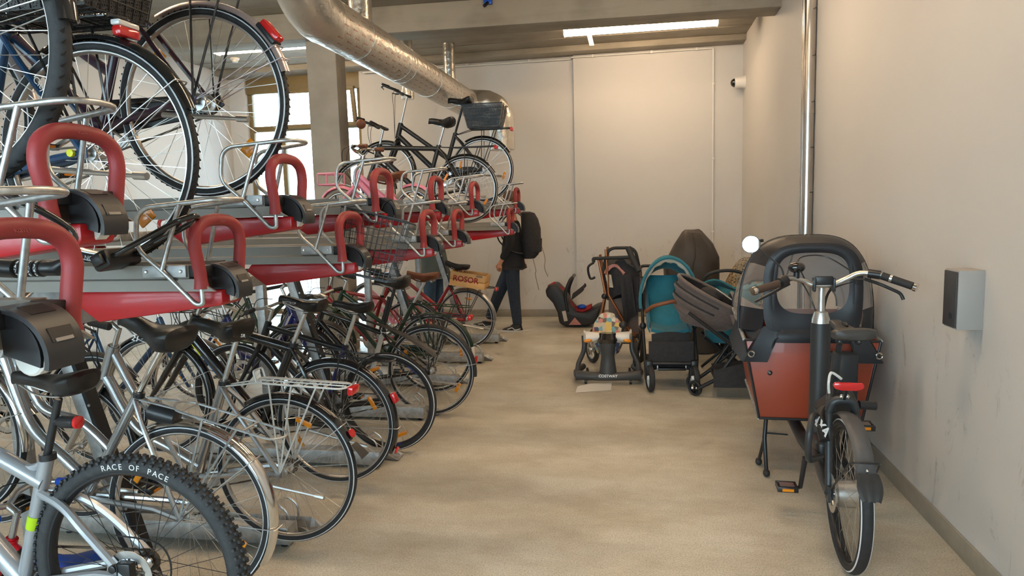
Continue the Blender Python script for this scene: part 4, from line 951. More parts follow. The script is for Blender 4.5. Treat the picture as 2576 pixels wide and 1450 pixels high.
MB().tube([(-.075, 0, .002), (-.07, 0, .002), (-.032, 0, 0), (-.03, 0, 0)], [.012, .019, .019, .014], 14).obj('head', m_bsat, t); MB().tube([(.03, 0, 0), (.06, .0, .0), (.075, .005, .012)], [.015, .015, .010], 12).obj('tail', m_bsat, t)
MB().tube(crv([(-.075, 0, .002), (-.16, .0, .03), (-.20, .02, .12), (-.10, .0, .17), (.02, -.02, .13), (.075, .03, .07), (.075, .005, .012)], 6), .0075, 10).obj('cable', m_bgloss, t)
# wire basket hanging in front of the third tray
t = thing('wire_basket', 'black wire basket hanging tilted between the top-tier trays', 'basket', (-1.29, 3.16, 1.29), rot=(math.radians(-6), math.radians(14), math.radians(6)))
bk = wire_basket(t, Matrix.Identity(4), (.31, .24), (.25, .19), .30, m_bsat, 11, 7, 9, name='rim', r=.0016)
MB().tube(crv([(-.03, .12, .30), (-.03, .13, .36), (0, .15, .395), (.03, .17, .36)], 5), .003, 6).obj('hook', m_bsat, t)
# wooden crate on the red bicycle
m_wood = mat('crate_plywood', srgb(214, 170, 112), .65, var=.12, scale=9)
t = thing('wooden_crate', 'pale wooden fruit crate with red lettering on the carrier of the red bicycle', 'crate', (-1.86, 7.52, .745), rot=(0, math.radians(9), 0))
for s in (-1, 1):
    for z0, h in ((.035, .07), (.118, .08)): MB().box((0, s * .125, z0), (.40, .008, h)).obj('slat', m_wood, t, bevel=.001)
    for z0, h in ((.035, .07), (.118, .08)): MB().box((s * .197, 0, z0), (.008, .245, h)).obj('end_slat', m_wood, t, bevel=.001)
    for s2 in (-1, 1): MB().prism([(s * .19, 0), (s * .165, 0), (s * .19, s2 * 0 + 0.0001)], 0, .001).v; MB().box((s * .18, s2 * .112, .08), (.022, .018, .155)).obj('corner_post', m_wood, t, bevel=.001)
for k in range(4): MB().box((0, -.09 + k * .06, .003), (.39, .05, .006)).obj('floor_slat', m_wood, t)
letter('ROSOR', .088, mat('crate_print', srgb(150, 30, 28), .6), TR(-.02, -.1305, .085) @ RX(PI / 2), t, .0006, .002)
MB().box((.13, -.1298, .14), (.07, .0012, .022)).obj('ink_stamp', mat('crate_ink', (.30, .21, .13), .7), t)
# ================================================================ cargo bicycle
m_cg = mat('charcoal_frame_paint', (.045, .047, .05), .42, .3); m_cgf = mat('charcoal_mudguard', (.075, .076, .08), .45)
m_ply = mat('red_brown_board', srgb(150, 62, 38), .4, var=.1, scale=3, coat=.15); m_vinyl = mat('black_vinyl', (.012, .013, .018), .42, bump=.3, bscale=9)
m_clear = film('clear_vinyl', (.62, .60, .58), .14, .12)
m_mirror = mat('mirror_glass', (.95, .95, .95), .02, 1.0)
cb = thing('cargo_bike', 'charcoal cargo bicycle with red-brown box and black rain hood by the right wall', 'cargo bicycle', (.885, 3.10, 0), math.radians(-2.2))
R = .33
Pw = dict(rt=.026, tyre=m_tyre, rim=m_bsat, spoke=m_spoke, nsp=32, knob=False, stripe=True, rimd=.018)
rw = put_wheel('rear_wheel', cb, 0, R, Pw, R, .045); rw.location = (0, 0, R); rw.rotation_euler = (0, .3, PI / 2)
MB().lathe([(.02, -.06), (.055, -.055), (.06, -.03), (.06, .045), (.05, .055), (.02, .06)], (0, 0, 0), 'y', 26).obj('hub_drum', m_alu, rw)
q = MB().lathe([(.055, .062), (.085, .062), (.085, .065), (.055, .065)], (0, 0, 0), 'y', 40, closed=True)
for k in range(6): q.tube([(0, .063, 0), (.058 * math.cos(k * 1.047), .063, .058 * math.sin(k * 1.047))], .004, 5)
q.obj('brake_disc', m_alu, rw)
fwl = put_wheel('front_wheel', cb, 0, .25, Pw, .25, .035); fwl.location = (.0, 2.25, .25); fwl.rotation_euler = (0, .3, PI / 2)
def yz(a, r, c=(0, R)): return (c[0] - r * math.cos(a), c[1] + r * math.sin(a))   # a from the rear, upwards
# rear mudguard, flap and stay
def fen(u, v):
    a = math.radians(33 + 107 * u); w = (v - .5) * 2; r = R + .022 - .012 * abs(w) ** 3
    y, z = yz(a, r); return (w * .037, y, z)
fg = MB().grid(fen, 30, 8, .003).obj('rear_mudguard', m_cgf, cb)
def fl(u, v):
    a = math.radians(35 - 17 * u); w = (v - .5) * 2; y, z = yz(a, R + .024 + .012 * u); return (w * (.038 + .010 * math.sin(2.6 * u)) * (1 - .25 * u ** 3), y - .006, z + .01 * math.cos(w * 9) * u * .3)
MB().grid(fl, 6, 10, .004).obj('mud_flap', m_bmud, fg)
a = math.radians(40); y, z = yz(a, R + .03)
MB().tube(fillet([(-.075, 0, R), (-.055, y + .02, z), (-.04, y - .006, z + .01), (.04, y - .006, z + .01), (.055, y + .02, z), (.075, 0, R)], .02, 4), .004, 8).obj('stay', m_bsat, fg)
MB().ball((0, y - .01, z - .02), .007, 8, 6).obj('rivet', m_alu, fg)
# frame
f = MB()
for s in (-1, 1):
    f.tube(fillet([(s * .075, 0, R), (s * .072, .16, .345), (s * .055, .40, .36), (s * .03, .56, .34)], .08), .019, 12)
    f.tube(fillet([(s * .075, 0, R), (s * .06, .10, .62), (s * .045, .16, .73), (s * .02, .26, .74)], .06), .016, 12)
    f.box((s * .077, 0, R), (.012, .06, .07))
f.tube(fillet([(-.055, .12, .66), (-.04, .11, .715), (.04, .11, .715), (.055, .12, .66)], .03), .02, 12)
f.tube([(0, .24, .90), (0, .44, .32)], .022, 14); f.tube([(0, .29, .68), (0, .58, .55)], .03, 14)
f.tube([(0, .44, .32), (0, .60, .27), (0, 1.0, .24), (0, 2.0, .28)], .036, 14)
f.tube([(0, .60, .30), (0, .60, .98)], [.05, .047], 24); f.tube([(0, .56, .42), (0, .64, .26)], .05, 14)
f.obj('frame', m_cg, cb)
f = MB(); f.tube(fillet([(-.085, .04, .42), (-.15, .05, .60), (-.15, .10, .66), (-.08, .22, .645)], .05, 5), .017, 12); f.tube([(-.15, .052, .58), (-.15, .09, .43), (-.08, .16, .40)], .017, 12)
f = MB(); f.tube(fillet([(-.075, .17, .60), (-.13, .08, .66), (-.16, .0, .60), (-.16, .02, .46), (-.075, .17, .43)], .05, 5), .0145, 12); f.obj('wheel_guard_bar', m_cg, cb)
f = MB().box((0, .47, .35), (.10, .16, .16)); f.obj('motor', m_bsat, cb, bevel=.03, seg=3)
f = MB().box((.16, .84, .60), (.15, .10, .36)); f.obj('battery', mat('battery_black', (.02, .022, .027), .35), cb, bevel=.02)
for s, e in ((-1, (-.11, .50, .145)), (1, (.11, .44, .50))):
    c = MB().tube([(s * .085, .47, .315), (s * .10, e[1], e[2])], [.014, .011], 10).obj('crank', m_bsat, cb)
    pm = MB()
    for dy in (-.04, .04): pm.box((s * .165, e[1] + dy, e[2]), (.10, .014, .026))
    for dx in (-.045, .045): pm.box((s * .165 + dx, e[1], e[2]), (.01, .09, .024))
    pm.tube([(s * .10, e[1], e[2]), (s * .2, e[1], e[2])], .009, 8); pm.obj('pedal', m_bsat, c, bevel=.003)
    MB().box((s * .165, e[1] - .048, e[2]), (.055, .003, .014)).obj('pedal_reflector', m_org, c)
    MB().box((s * .165, e[1], e[2] + .012), (.07, .05, .003)).obj('pedal_plate', m_alu, c)
# ring lock
lk = MB(); lk.tube([(-.075, .18 - .10 * math.sin(t_), .50 + .15 * math.cos(t_)) for t_ in [k * .22 for k in range(-2, 8)]], [.02] * 10, 12, sq=(1, .7)); 
lk = MB(); lk.tube(crv([(-.03, .20, .665), (-.075, .165, .64), (-.09, .10, .60), (-.085, .05, .545)], 5), .023, 12); lk = lk.obj('ring_lock', m_bsat, cb)
letter('AXA', .052, m_print, TR(-.098, .075, .605) @ RZ(math.radians(-52)) @ RX(math.radians(68)) @ RZ(math.radians(-30)), lk, .001, .002)
MB().tube(crv([(.0, .15, .80), (-.045, .14, .83), (-.06, .12, .79), (-.055, .13, .74)], 5), .006, 8).obj('white_cable', m_whitep, cb)
# lights, seat
tl = MB().loft([[(x, .02 + dy, .80 + zz) for x, zz in ((-.055, -.012), (-.062, .0), (-.055, .014), (.055, .014), (.062, .0), (.055, -.012), (.03, -.02), (-.03, -.02))] for dy in (0, .02)]).obj('rear_light', m_redl, cb, bevel=.003)
MB().tube([(0, .04, .80), (0, .10, .72)], .008, 8).obj('light_bracket', m_bsat, cb); MB().tube([(.07, .13, .69), (.14, .14, .685)], .02, 12).obj('side_reel', m_bsat, cb)
for s in (-1, 1): MB().ball((s * .012, .09, .735), (.009, .006, .012), 8, 6).obj('clip', m_chrome, cb)
MB().tube([(0, .30, .73), (.01, .235, .975)], .0135, 12).obj('seat_post', m_bsat, cb)
def sad():
    r = []
    for yy, w, zc, h in ((.17, .018, .012, .02), (.15, .028, .02, .03), (.07, .033, .012, .035), (0, .048, .004, .04), (-.05, .08, .006, .05), (-.09, .1, .012, .055), (-.115, .085, .012, .045), (-.125, .05, .006, .03)):
        r.append([(w * (abs(math.cos(t_)) ** .7) * (1 if math.cos(t_) > 0 else -1), yy, zc + (h * .4 * abs(math.sin(t_)) ** .8 if math.sin(t_) > 0 else -h * .7 * abs(math.sin(t_)) ** .6)) for t_ in [2 * PI * k / 18 for k in range(18)]])
    return MB().loft(r)
sm = mat('saddle_grey', (.05, .045, .042), .4)
s_ = sad().tf(TR(.035, .235, 1.0) @ RZ(math.radians(6))).obj('saddle', sm, cb)
MB().ball((.04, .285, 1.026), (.011, .05, .012), 12, 6).obj('saddle_slot', m_blk, s_)
for s in (-1, 1): MB().ball((.03 + s * .04,   .16, .97), (.018, .02, .018), 10, 6).obj('elastomer', m_bsat, s_)
# steering
MB().lathe([(.045, .98), (.043, 1.0), (.032, 1.035), (.02, 1.04)], (0, .60, 0), 'z', 24).obj('collar', m_alu, cb)
MB().tube([(0, .60, 1.02), (0, .60, 1.19)], .0175, 18).obj('stem', m_alu, cb)
hb = crv([(-.33, .44, 1.165), (-.24, .49, 1.185), (-.17, .55, 1.215), (-.09, .58, 1.195), (-.04, .58, 1.175), (.04, .58, 1.175), (.10, .58, 1.20), (.17, .56, 1.235), (.26, .52, 1.225), (.36, .46, 1.185)], 5)
h = MB().tube(hb, .0125, 12).obj('handlebar', m_alu, cb)
MB().tube([(-.325, .445, 1.166), (-.22, .50, 1.19)], .019, 14).obj('grip', mat('brown_grip', srgb(70, 52, 42), .6), h)
MB().tube([(.255, .522, 1.225), (.37, .455, 1.182)], .019, 14).obj('grip', m_grip, h); MB().tube([(.285, .503, 1.215), (.295, .498, 1.212)], .021, 14).obj('grip_ring', m_alu, h)
for p, d in (((-.335, .44, 1.164), (-.015, -.008, -.004)), ((.375, .452, 1.18), (.012, -.008, -.005))): MB().tube([p, V(*p) + V(*d)], .021, 14).obj('bar_end', m_chrome, h)
MB().tube(fillet([(-.16, .57, 1.185), (-.22, .55, 1.15), (-.33, .50, 1.10)], .03), [.012] + [.008] * 5 + [.006], 10).obj('brake_lever', m_bsat, h)
MB().tube(fillet([(.19, .57, 1.205), (.26, .57, 1.18), (.34, .52, 1.14), (.35, .51, 1.11)], .03), .008, 10).obj('brake_lever', m_bsat, h)
MB().tube([(-.21, .51, 1.195), (-.18, .53, 1.21)], .026, 14).obj('shifter', m_bsat, h); MB().tube([(.2, .545, 1.235), (.25, .525, 1.228)], .022, 14).obj('shifter', m_bsat, h)
bl = MB().ball((-.125, .57, 1.265), (.042, .03, .028), 20, 12).obj('bell', m_bgloss, h); MB().tube([(-.125, .57, 1.25), (-.125, .57, 1.21)], .015, 10).obj('bell_clamp', m_bsat, h)
ph = MB().box((0, .55, 1.20), (.085, .02, .045)); ph.box((-.045, .55, 1.18), (.012, .05, .07)); ph.box((.045, .55, 1.18), (.012, .05, .07)); ph.obj('phone_mount', m_bsat, h, bevel=.006)
MB().tube(fillet([(-.19, .53, 1.21), (-.20, .53, 1.27), (-.32, .56, 1.37)], .03), .0042, 8).obj('mirror_arm', m_bsat, h)
mm = MB().lathe([(.0, .008), (.04, .008), (.045, 0), (.044, -.006), (.042, -.006)], (0, 0, 0), 'y', 32).tf(TR(-.345, .56, 1.385) @ RZ(math.radians(-9)) @ RX(math.radians(-3))).obj('mirror', m_bsat, h)
MB().lathe([(0, -.0075), (.0415, -.0075), (.0415, -.0055), (0, -.0055)], (0, 0, 0), 'y', 32).tf(TR(-.345, .56, 1.385) @ RZ(math.radians(-9)) @ RX(math.radians(-3))).obj('mirror_glass', m_mirror, mm)
for pts in ([(-.2, .56, 1.19), (-.10, .64, 1.19), (-.04, .66, 1.10), (-.01, .62, 1.0)], [(-.08, .60, 1.2), (-.10, .66, 1.3), (.03, .70, 1.31), (.14, .62, 1.24)], [(.2, .58, 1.2), (.10, .64, 1.19), (.04, .66, 1.12), (.01, .62, 1.0)], [(.15, .6, 1.19), (.06, .66, 1.14), (.03, .66, 1.05), (.02, .62, .99)]):
    MB().tube(crv(pts, 7), .0035, 7).obj('cable', m_bsat, cb)
# box
CX = .035
def ring(y, zt, zb, wt, wb): return [(CX - wt, y, zt), (CX + wt, y, zt), (CX + wb, y, zb), (CX - wb, y, zb)]
b0, b1, b2 = ring(1.0, .81, .35, .36, .275), ring(1.9, .86, .35, .34, .25), ring(2.02, .90, .45, .30, .2)
def panel(name, q, m=m_ply, th=.012):
    n = (V(*q[1]) - V(*q[0])).cross(V(*q[3]) - V(*q[0])).normalized() * th
    c = sum((V(*a) for a in q), V(0, 0, 0)) / 4; mid = V(CX, 1.45, .6)
    if (c - mid).dot(n) > 0: n = -n
    b = MB(); b.add([V(*a) for a in q] + [V(*a) + n for a in q], [(0, 1, 2, 3), (7, 6, 5, 4), (0, 4, 5, 1), (1, 5, 6, 2), (2, 6, 7, 3), (3, 7, 4, 0)]); return b.obj(name, m, cb, bevel=.002)
bp = panel('back_panel', b0); panel('left_panel', [b0[0], b1[0], b1[3], b0[3]]); panel('right_panel', [b0[1], b1[1], b1[2], b0[2]]); panel('front_panel', b1); panel('box_floor', [b0[3], b0[2], b1[2], b1[3]])
for i in range(4):
    MB().tube([b0[i], b1[i]], .011, 8).obj('edge_trim', m_zinc, cb)
    MB().tube([b0[i], b0[(i + 1) % 4]], .008, 8).obj('edge_trim', m_bsat, cb)
for x, z in ((CX - .22, .62), (CX - .215, .775), (CX + .26, .72)):
    MB().lathe([(.014, 0), (.014, -.004), (.006, -.008)], (x, .998, z), 'y', 14).obj('snap', m_bsat, bp); MB().ball((x, .988, z), .005, 8, 6).obj('snap_stud', m_chrome, bp)
# double stand
for s in (-1, 1):
    st = MB().tube([(CX + s * .2 - .02, 1.10, .36), (CX + s * .2 - .03, 1.10, .20), (CX + s * .20 - .03, 1.0, .025)], .012, 10).obj('stand_leg', m_bsat, cb)
    MB().tube([(CX + s * .20 - .03, 1.10, .20), (CX + s * .20 - .05, 1.18, .03)], .010, 10).obj('stand_foot_bar', m_bsat, st)
    for p in ((CX + s * .2 - .03, 1.0, .022), (CX + s * .2 - .05, 1.185, .022)): MB().ball(p, (.02, .03, .022), 12, 8).obj('stand_foot', m_grip, st)
MB().tube([(CX - .22, 1.10, .23), (CX - .10, 1.10, .225)], .005, 8).obj('stand_lever', m_bsat, cb)
# rain hood: rear face with a clear window, side windows, skirt
def arch(k, hw, z0, zt, y):
    a = PI * k; c, s = math.cos(a), math.sin(a); e = .62
    return V(CX + hw * (abs(c) ** e) * (1 if c > 0 else -1), y, z0 + (zt - z0) * abs(s) ** .74)
def back(k): p = arch(k, .262, .86, 1.355, 1.0); return p
def hoop(k): p = arch(k, .372, .84, 1.392, 1.22); return p
def win(k):
    a = PI * 2 * k; c, s = math.cos(a), math.sin(a); e = .62
    return V(CX + .19 * (abs(c) ** e) * (1 if c > 0 else -1), 1.0, 1.135 + .172 * (abs(s) ** e) * (1 if s > 0 else -1))
def outl(k):   # closed outline of the rear face, matched to win()
    a = PI * 2 * k; c, s = math.cos(a), math.sin(a)
    if s >= 0: p = arch(k * 2 if k <= .5 else 1, .262, 1.12, 1.362, 1.0); return p
    e = .35; return V(CX + .262 * (abs(c) ** e) * (1 if c > 0 else -1), 1.0 - .004, 1.12 - .30 * (abs(s) ** .5))
N = 72
hd = MB().grid(lambda u, v: tuple(win(u) * (1 - v) + outl(u) * v + V(0, -.01 * math.sin(PI * v), 0)), N, 4, .003).obj('rain_hood', m_vinyl, cb, label='black vinyl rain hood')
def wrinkle(x, z): return .006 * math.sin(23 * x + 9 * z) * math.sin(17 * z - 6 * x) + .004 * math.sin(41 * (x + z))
MB().grid(lambda u, v: tuple((lambda p: p + V(0, wrinkle(p.x, p.z), 0))(V(CX, 1.0, 1.135) * (1 - v) + win(u) * v)), N, 8).obj('rear_window', m_clear, hd)
def side(k0, k1, name, m, th=0.0):
    def fn(u, v):
        k = k0 + (k1 - k0) * u; a = arch(k, .262, .86, 1.362, 1.0); b = hoop(k); p = a * (1 - v) + b * v
        p += V(.022 * math.sin(PI * v) * math.cos(PI * k), 0, .02 * math.sin(PI * v) * math.sin(PI * k)); return tuple(p + V(wrinkle(p.y * 2, p.z) * .8, 0, 0))
    return MB().grid(fn, 24, 6, th).obj(name, m, hd)
side(.22, .78, 'top_band', m_vinyl, .003); side(.0, .05, 'corner_band', m_vinyl, .003); side(.95, 1.0, 'corner_band', m_vinyl, .003)
side(.05, .22, 'side_window', m_clear); side(.78, .95, 'side_window', m_clear)
MB().tube([tuple(hoop(k / 40)) for k in range(41)], .009, 10).obj('hood_hoop', m_vinyl, hd)
def fr(u, v):
    p = hoop(u); q = arch(u, .34, .88, 1.06, 1.92); r = p * (1 - v) + q * v; r.z += .06 * math.sin(PI * v) * math.sin(PI * u); return tuple(r + V(wrinkle(r.x, r.y), 0, wrinkle(r.y, r.x)))
MB().grid(fr, 40, 14).obj('front_window', m_clear, hd)
MB().tube([fr(.5, k / 10) for k in range(11)], .006, 8).obj('front_seam', m_vinyl, hd); MB().tube([fr(k / 30, 1) for k in range(31)], .008, 8).obj('front_hem', m_vinyl, hd)
def skirt(u, v):
    # runs from the left flank round the back to the right flank
    t_ = u * 2 - 1; x = .262 * max(-1, min(1, t_ * 2.1)); far = max(0, abs(t_) - .476) / .524
    top = V(CX + (x + math.copysign(.11 * min(1, far * 1.1), t_) if far > 0 else x), 1.0 + .42 * far, .89 - .03 * far)
    xb = (x * 1.43 + math.copysign(.03 * min(1, far * 2), t_)) if far > 0 else x * 1.43
    low = .80 if abs(t_) < .30 else (.685 if t_ < 0 else .69)
    bot = V(CX + xb, .978 + .50 * far, low + .05 * far)
    p = top * (1 - v) + bot * v; return tuple(p + V(0, -.012 * math.sin(PI * v) + .006 * math.sin(26 * u) * v, 0))
MB().grid(skirt, 60, 8, .003).obj('skirt', m_vinyl, hd)
for x in (-.325, .345): 
    g = MB(); g.tube([(CX + x + .016 * math.cos(k * PI / 8), .968, .735 + .016 * math.sin(k * PI / 8)) for k in range(16)], .0045, 6, closed=True); g.obj('eyelet', m_chrome, hd)
for x in (-.205, .215): MB().tube([(CX + x * 1.02, .992, .88), (CX + x, .992, 1.08), (CX + x * .93, .994, 1.25)], .011, 6, sq=(.25, 1)).obj('strap', m_vinyl, hd)
MB().tube(fillet([(CX - .012, 1.2, 1.40), (CX - .012, 1.195, 1.37), (CX + .012, 1.195, 1.37), (CX + .012, 1.2, 1.40)], .008), .003, 6).obj('ring', m_chrome, hd)
MB().box((CX + .095, .985, .85), (.09, .004, .03)).obj('red_label', mat('red_label', srgb(205, 60, 60), .4), hd)
# ================================================================ prams, walker and seat on the right
m_teal = mat('teal_fabric', srgb(38, 112, 128), .85, var=.12, scale=14, bump=.25, bscale=60, sheen=.2)
m_gfab = mat('grey_melange_fabric', srgb(104, 92, 88), .9, var=.14, scale=60, bump=.3, bscale=120, sheen=.2)
m_dfab = mat('charcoal_fabric', (.028, .027, .03), .88, var=.2, scale=30, bump=.3, bscale=60)
m_cfab = mat('cream_fabric', srgb(205, 196, 178), .85, var=.06, bump=.3, bscale=40)
m_bfr = mat('black_frame', (.016, .016, .018), .38, .2); m_copper = mat('copper_frame', srgb(165, 105, 70), .3, .8)
m_tan = mat('tan_leatherette', srgb(128, 74, 44), .5, var=.1); m_tarp = mat('dark_tarpaulin', srgb(62, 55, 50), .55, var=.22, scale=5, bump=.4, bscale=7)
m_pinkf = mat('dusty_pink_fabric', srgb(190, 130, 120), .85, var=.1)
def pram_wheel(parent, p, r, w=.04, hubm=None, rz=0.0, name='wheel'):
    q = MB(); q.lathe([(r * .72, -w * .35), (r * .86, -w * .5), (r * .97, -w * .35), (r, 0), (r * .97, w * .35), (r * .86, w * .5), (r * .72, w * .35)], (0, 0, 0), 'x', 30, closed=True)
    q.tf(TR(*p) @ RZ(rz)); o = q.obj(name, m_grip, parent)
    q = MB(); q.lathe([(r * .74, -w * .3), (r * .74, w * .3), (r * .64, w * .25), (r * .64, -w * .25)], (0, 0, 0), 'x', 30, closed=True)
    for k in range(6): a = k * PI / 3; q.tube([(0, 0, 0), (0, r * .66 * math.cos(a), r * .66 * math.sin(a))], r * .06, 6)
    q.lathe([(r * .16, -w * .55), (r * .2, -w * .4), (r * .2, w * .4), (r * .16, w * .55)], (0, 0, 0), 'x', 14); q.tf(TR(*p) @ RZ(rz)); q.obj('wheel_rim', hubm or m_alu, o)
    return o
def shell(rings, th, n=18): pass
def hoodgrid(fn_rim, fn_back, bulge, nu=24, nv=8, folds=0, th=.006):
    """fabric hood between two hoops; bulge pushes it outwards"""
    def fn(u, v):
        a, b = V(*fn_rim(u)), V(*fn_back(u)); p = a * (1 - v) + b * v
        c = (a + b) / 2; d = V(*bulge); p += d * math.sin(PI * v) * math.sin(PI * u)
        if folds: p += V(0, 0, .012 * math.cos(2 * PI * folds * v)) * math.sin(PI * u)
        return tuple(p)
    return MB().grid(fn, nu, nv, th)
# ---------------- teal pram, facing the viewer
tp = thing('pram', 'teal pram with raised canopy and brown bumper bar, facing the viewer', 'pram', (.262, 6.30, 0), math.radians(3))
def a_rim(u): a = PI * (1.06 - 1.12 * u); return (.25 * math.cos(a), -.05, .80 + .33 * math.sin(a) - .05 * (1 - math.sin(a)))
def a_back(u): a = PI * (1.02 - 1.04 * u); return (.215 * math.cos(a), .30, .74 + .25 * math.sin(a))
cn = hoodgrid(a_rim, a_back, (0, 0, .05), 30, 10, 3).obj('canopy', m_teal, tp)
MB().tube([a_rim(k / 30) for k in range(31)], .014, 10).obj('canopy_rim', m_teal, cn)
MB().tube([V(*a_rim(k / 30)) * .93 + V(0, .05, .055) for k in range(3, 28)], [.004 + .026 * math.sin(PI * (k - 3) / 24) ** .5 * (.8 + .3 * math.sin(k * 1.7)) for k in range(3, 28)], 10).obj('canopy_lining', m_cfab, cn)
MB().grid(lambda u, v: ((u - .5) * (.33 - .04 * v), .10 + .17 * v - .05 * math.sin(PI * u), .48 + .46 * v), 14, 12, .03).obj('seat_back', m_teal, tp)
for x in (-.05, .0, .05): MB().tube([(x, .14 + .0 * x, .62), (x, .21, .80)], .004, 6).obj('seam', m_teal, tp)
MB().grid(lambda u, v: ((u - .5) * .33, -.16 + .28 * v, .46 + .03 * v + .03 * (2 * u - 1) ** 2), 10, 8, .03).obj('seat_pad', m_teal, tp)
for s in (-1, 1): MB().grid(lambda u, v: (s * (.175 + .01 * math.sin(3 * v)), -.10 + .36 * u, .47 + (.10 + .32 * u) * v), 8, 8, .012).obj('side_wing', m_teal, tp)
MB().grid(lambda u, v: ((u - .5) * .32, -.17 - .09 * v, .47 - .30 * v + .02 * math.sin(PI * u)), 8, 8, .02).obj('leg_rest', m_dfab, tp)
MB().box((0, -.28, .19), (.24, .10, .02)).obj('foot_board', m_bfr, tp, bevel=.006); MB().box((0, -.285, .24), (.12, .015, .012)).obj('foot_grip', m_bsat, tp, bevel=.004)
MB().tube(crv([(-.19, -.02, .66), (-.205, -.22, .68), (-.15, -.30, .735), (-.02, -.31, .77), (.04, -.30, .775)], 6), .017, 12).obj('bumper_bar', m_tan, tp)
MB().tube(crv([(.04, -.30, .775), (.12, -.29, .76), (.2, -.22, .68), (.19, -.02, .66)], 6), .017, 12).obj('bumper_bar', m_bfr, tp)
for s in (-1, 1):
    MB().tube([(s * .215, -.30, .10), (s * .225, -.05, .48), (s * .225, .26, .92)], .014, 12).obj('side_tube', m_bfr, tp)
    MB().tube([(s * .225, -.02, .50), (s * .26, .34, .16)], .014, 12).obj('rear_leg', m_bfr, tp)
    MB().ball((s * .225, -.03, .52), (.03, .035, .035), 12, 8).obj('joint', m_bsat, tp)
    fk = MB().box((s * .19, -.30, .20), (.06, .06, .13)).obj('front_fork', m_bfr, tp, bevel=.012)
    MB().tube([(s * .19 - .03, -.30, .20), (s * .19 - .03, -.33, .115)], .012, 8).obj('fork_arm', m_bfr, fk)
    pram_wheel(tp, (s * .185, -.33, .115), .115, .05, m_whitep, .12); pram_wheel(tp, (s * .27, .34, .15), .15, .05)
    MB().box((s * .12, -.29, .21), (.008, .02, .06)).obj('clip', m_alu, tp)
MB().tube([(-.2, -.30, .235), (.2, -.30, .235)], .016, 10).obj('cross_tube', m_bfr, tp)
MB().grid(lambda u, v: ((u - .5) * .38, -.24 + .46 * v, .20 - .05 * math.sin(PI * v) * math.sin(PI * u)), 8, 8, .01).obj('basket_floor', m_dfab, tp)
MB().grid(lambda u, v: ((u - .5) * .38, -.25 - .02 * v, .42 - .2 * v), 8, 6, .012).obj('basket_front', m_dfab, tp)
MB().tube(fillet([(-.225, .26, .92), (-.225, .42, 1.02), (.225, .42, 1.02), (.225, .26, .92)], .05), .014, 12).obj('push_handle', m_bfr, tp)
# single dark push handle sticking up behind the teal pram
MB().tube([(-.24, .28, .98), (-.30, .34, 1.11), (-.335, .37, 1.20)], [.022, .028, .03], 14).obj('handle_grip', m_grip, tp); MB().tube(crv([(-.30, .34, 1.09), (-.31, .33, 1.05), (-.29, .33, 1.04)], 5), .005, 6).obj('hook', m_bsat, tp)
# ---------------- grey pram, reclined, hood to the left
gp = thing('pram', 'grey pram with ribbed hood tipped back, between the teal pram and cargo bicycle', 'pram', (.60, 5.95, 0))
RC = V(.02, 0, .84); RA = V(.28, 0, -.15); RB = V(-.04, .21, .05); RD = V(.42, -.28, .86).normalized()
def bowl(k, depth, ribs):
    def fn(u, v):
        a = 2 * PI * u; c, s = math.cos(a), math.sin(a); w = math.sqrt(max(0, 1 - (.93 * v) ** 2)) * k
        L = max(0, -c); o = RA * c * w + RB * s * w
        p = RC + o - RD * depth * v * (1 + .15 * L)
        if ribs: p += o.normalized() * (.010 * math.cos(2 * PI * 4 * v) * (.3 + L))
        return tuple(p)
    return fn
bw = MB().grid(bowl(1.0, .30, True), 40, 24, .008).obj('hood', m_gfab, gp); MB().grid(bowl(.93, .24, False), 30, 12).obj('liner', m_dfab, bw)
MB().tube([bowl(1.0, .3, False)(k / 40, 0) for k in range(40)], .016, 10, closed=True).obj('hood_rim', m_gfab, bw)
for vv in (.18, .42): MB().tube([V(*bowl(1.02, .30, True)(.25 + .5 * k / 24, vv)) for k in range(25)], .007, 8).obj('hood_seam', m_dfab, bw)
MB().grid(lambda u, v: tuple(RC + V(.13 + .36 * u, -.19 + .36 * v, -.05 - .22 * u + .06 * math.sin(PI * v))), 10, 10, .02).obj('foot_muff', m_gfab, gp)
MB().prism([(.12, .70), (.36, .72), (.52, .60), (.46, .44), (.30, .46), (.16, .58)], -.215, -.20).obj('side_flap', m_gfab, gp, bevel=.005)
MB().ball((.0, -.02, .84), (.10, .10, .05), 16, 8, RY(.5)).obj('dark_cushion', m_dfab, gp)
for k in range(3): MB().tube([tuple(V(.02 + .03 * k, -.10, .90 - .02 * k)), tuple(V(.17 + .02 * k, -.12, .79 - .02 * k))], .008, 8).obj('silver_piping', m_alu, gp)
MB().tube(crv([(.30, -.20, .62), (.40, -.22, .68), (.46, -.1, .72), (.42, .15, .68)], 6), .016, 10).obj('bumper_bar', m_tan, gp)
for s in (-1, 1):
    MB().tube([(-.20, s * .22, .72), (.18, s * .22, .42), (.46, s * .2, .14)], .014, 10).obj('side_tube', m_bfr, gp)
    MB().tube([(.22, s * .2, .46), (.02, s * .18, .16), (-.12, s * .14, .07)], .016, 10).obj('front_leg', m_bfr, gp)
    w = pram_wheel(gp, (-.14, s * .10, .065), .065, .035, m_bsat, .9); pram_wheel(gp, (.48, s * .22, .13), .13, .045, m_bsat, .15)
    MB().lathe([(.014, -.03), (.014, .03)], (-.14, s * .1, .065), 'x', 10).tf(Matrix.Identity(4)).obj('axle_cap', m_alu, w)
MB().tube([(.02, -.18, .16), (.02, .18, .16)], .014, 10).obj('cross_tube', m_bfr, gp)
MB().grid(lambda u, v: (.02 + .42 * u, -.18 + .36 * v, .20 - .10 * math.sin(PI * u) * math.sin(PI * v) + .06 * u), 10, 8, .012).obj('basket', m_dfab, gp)
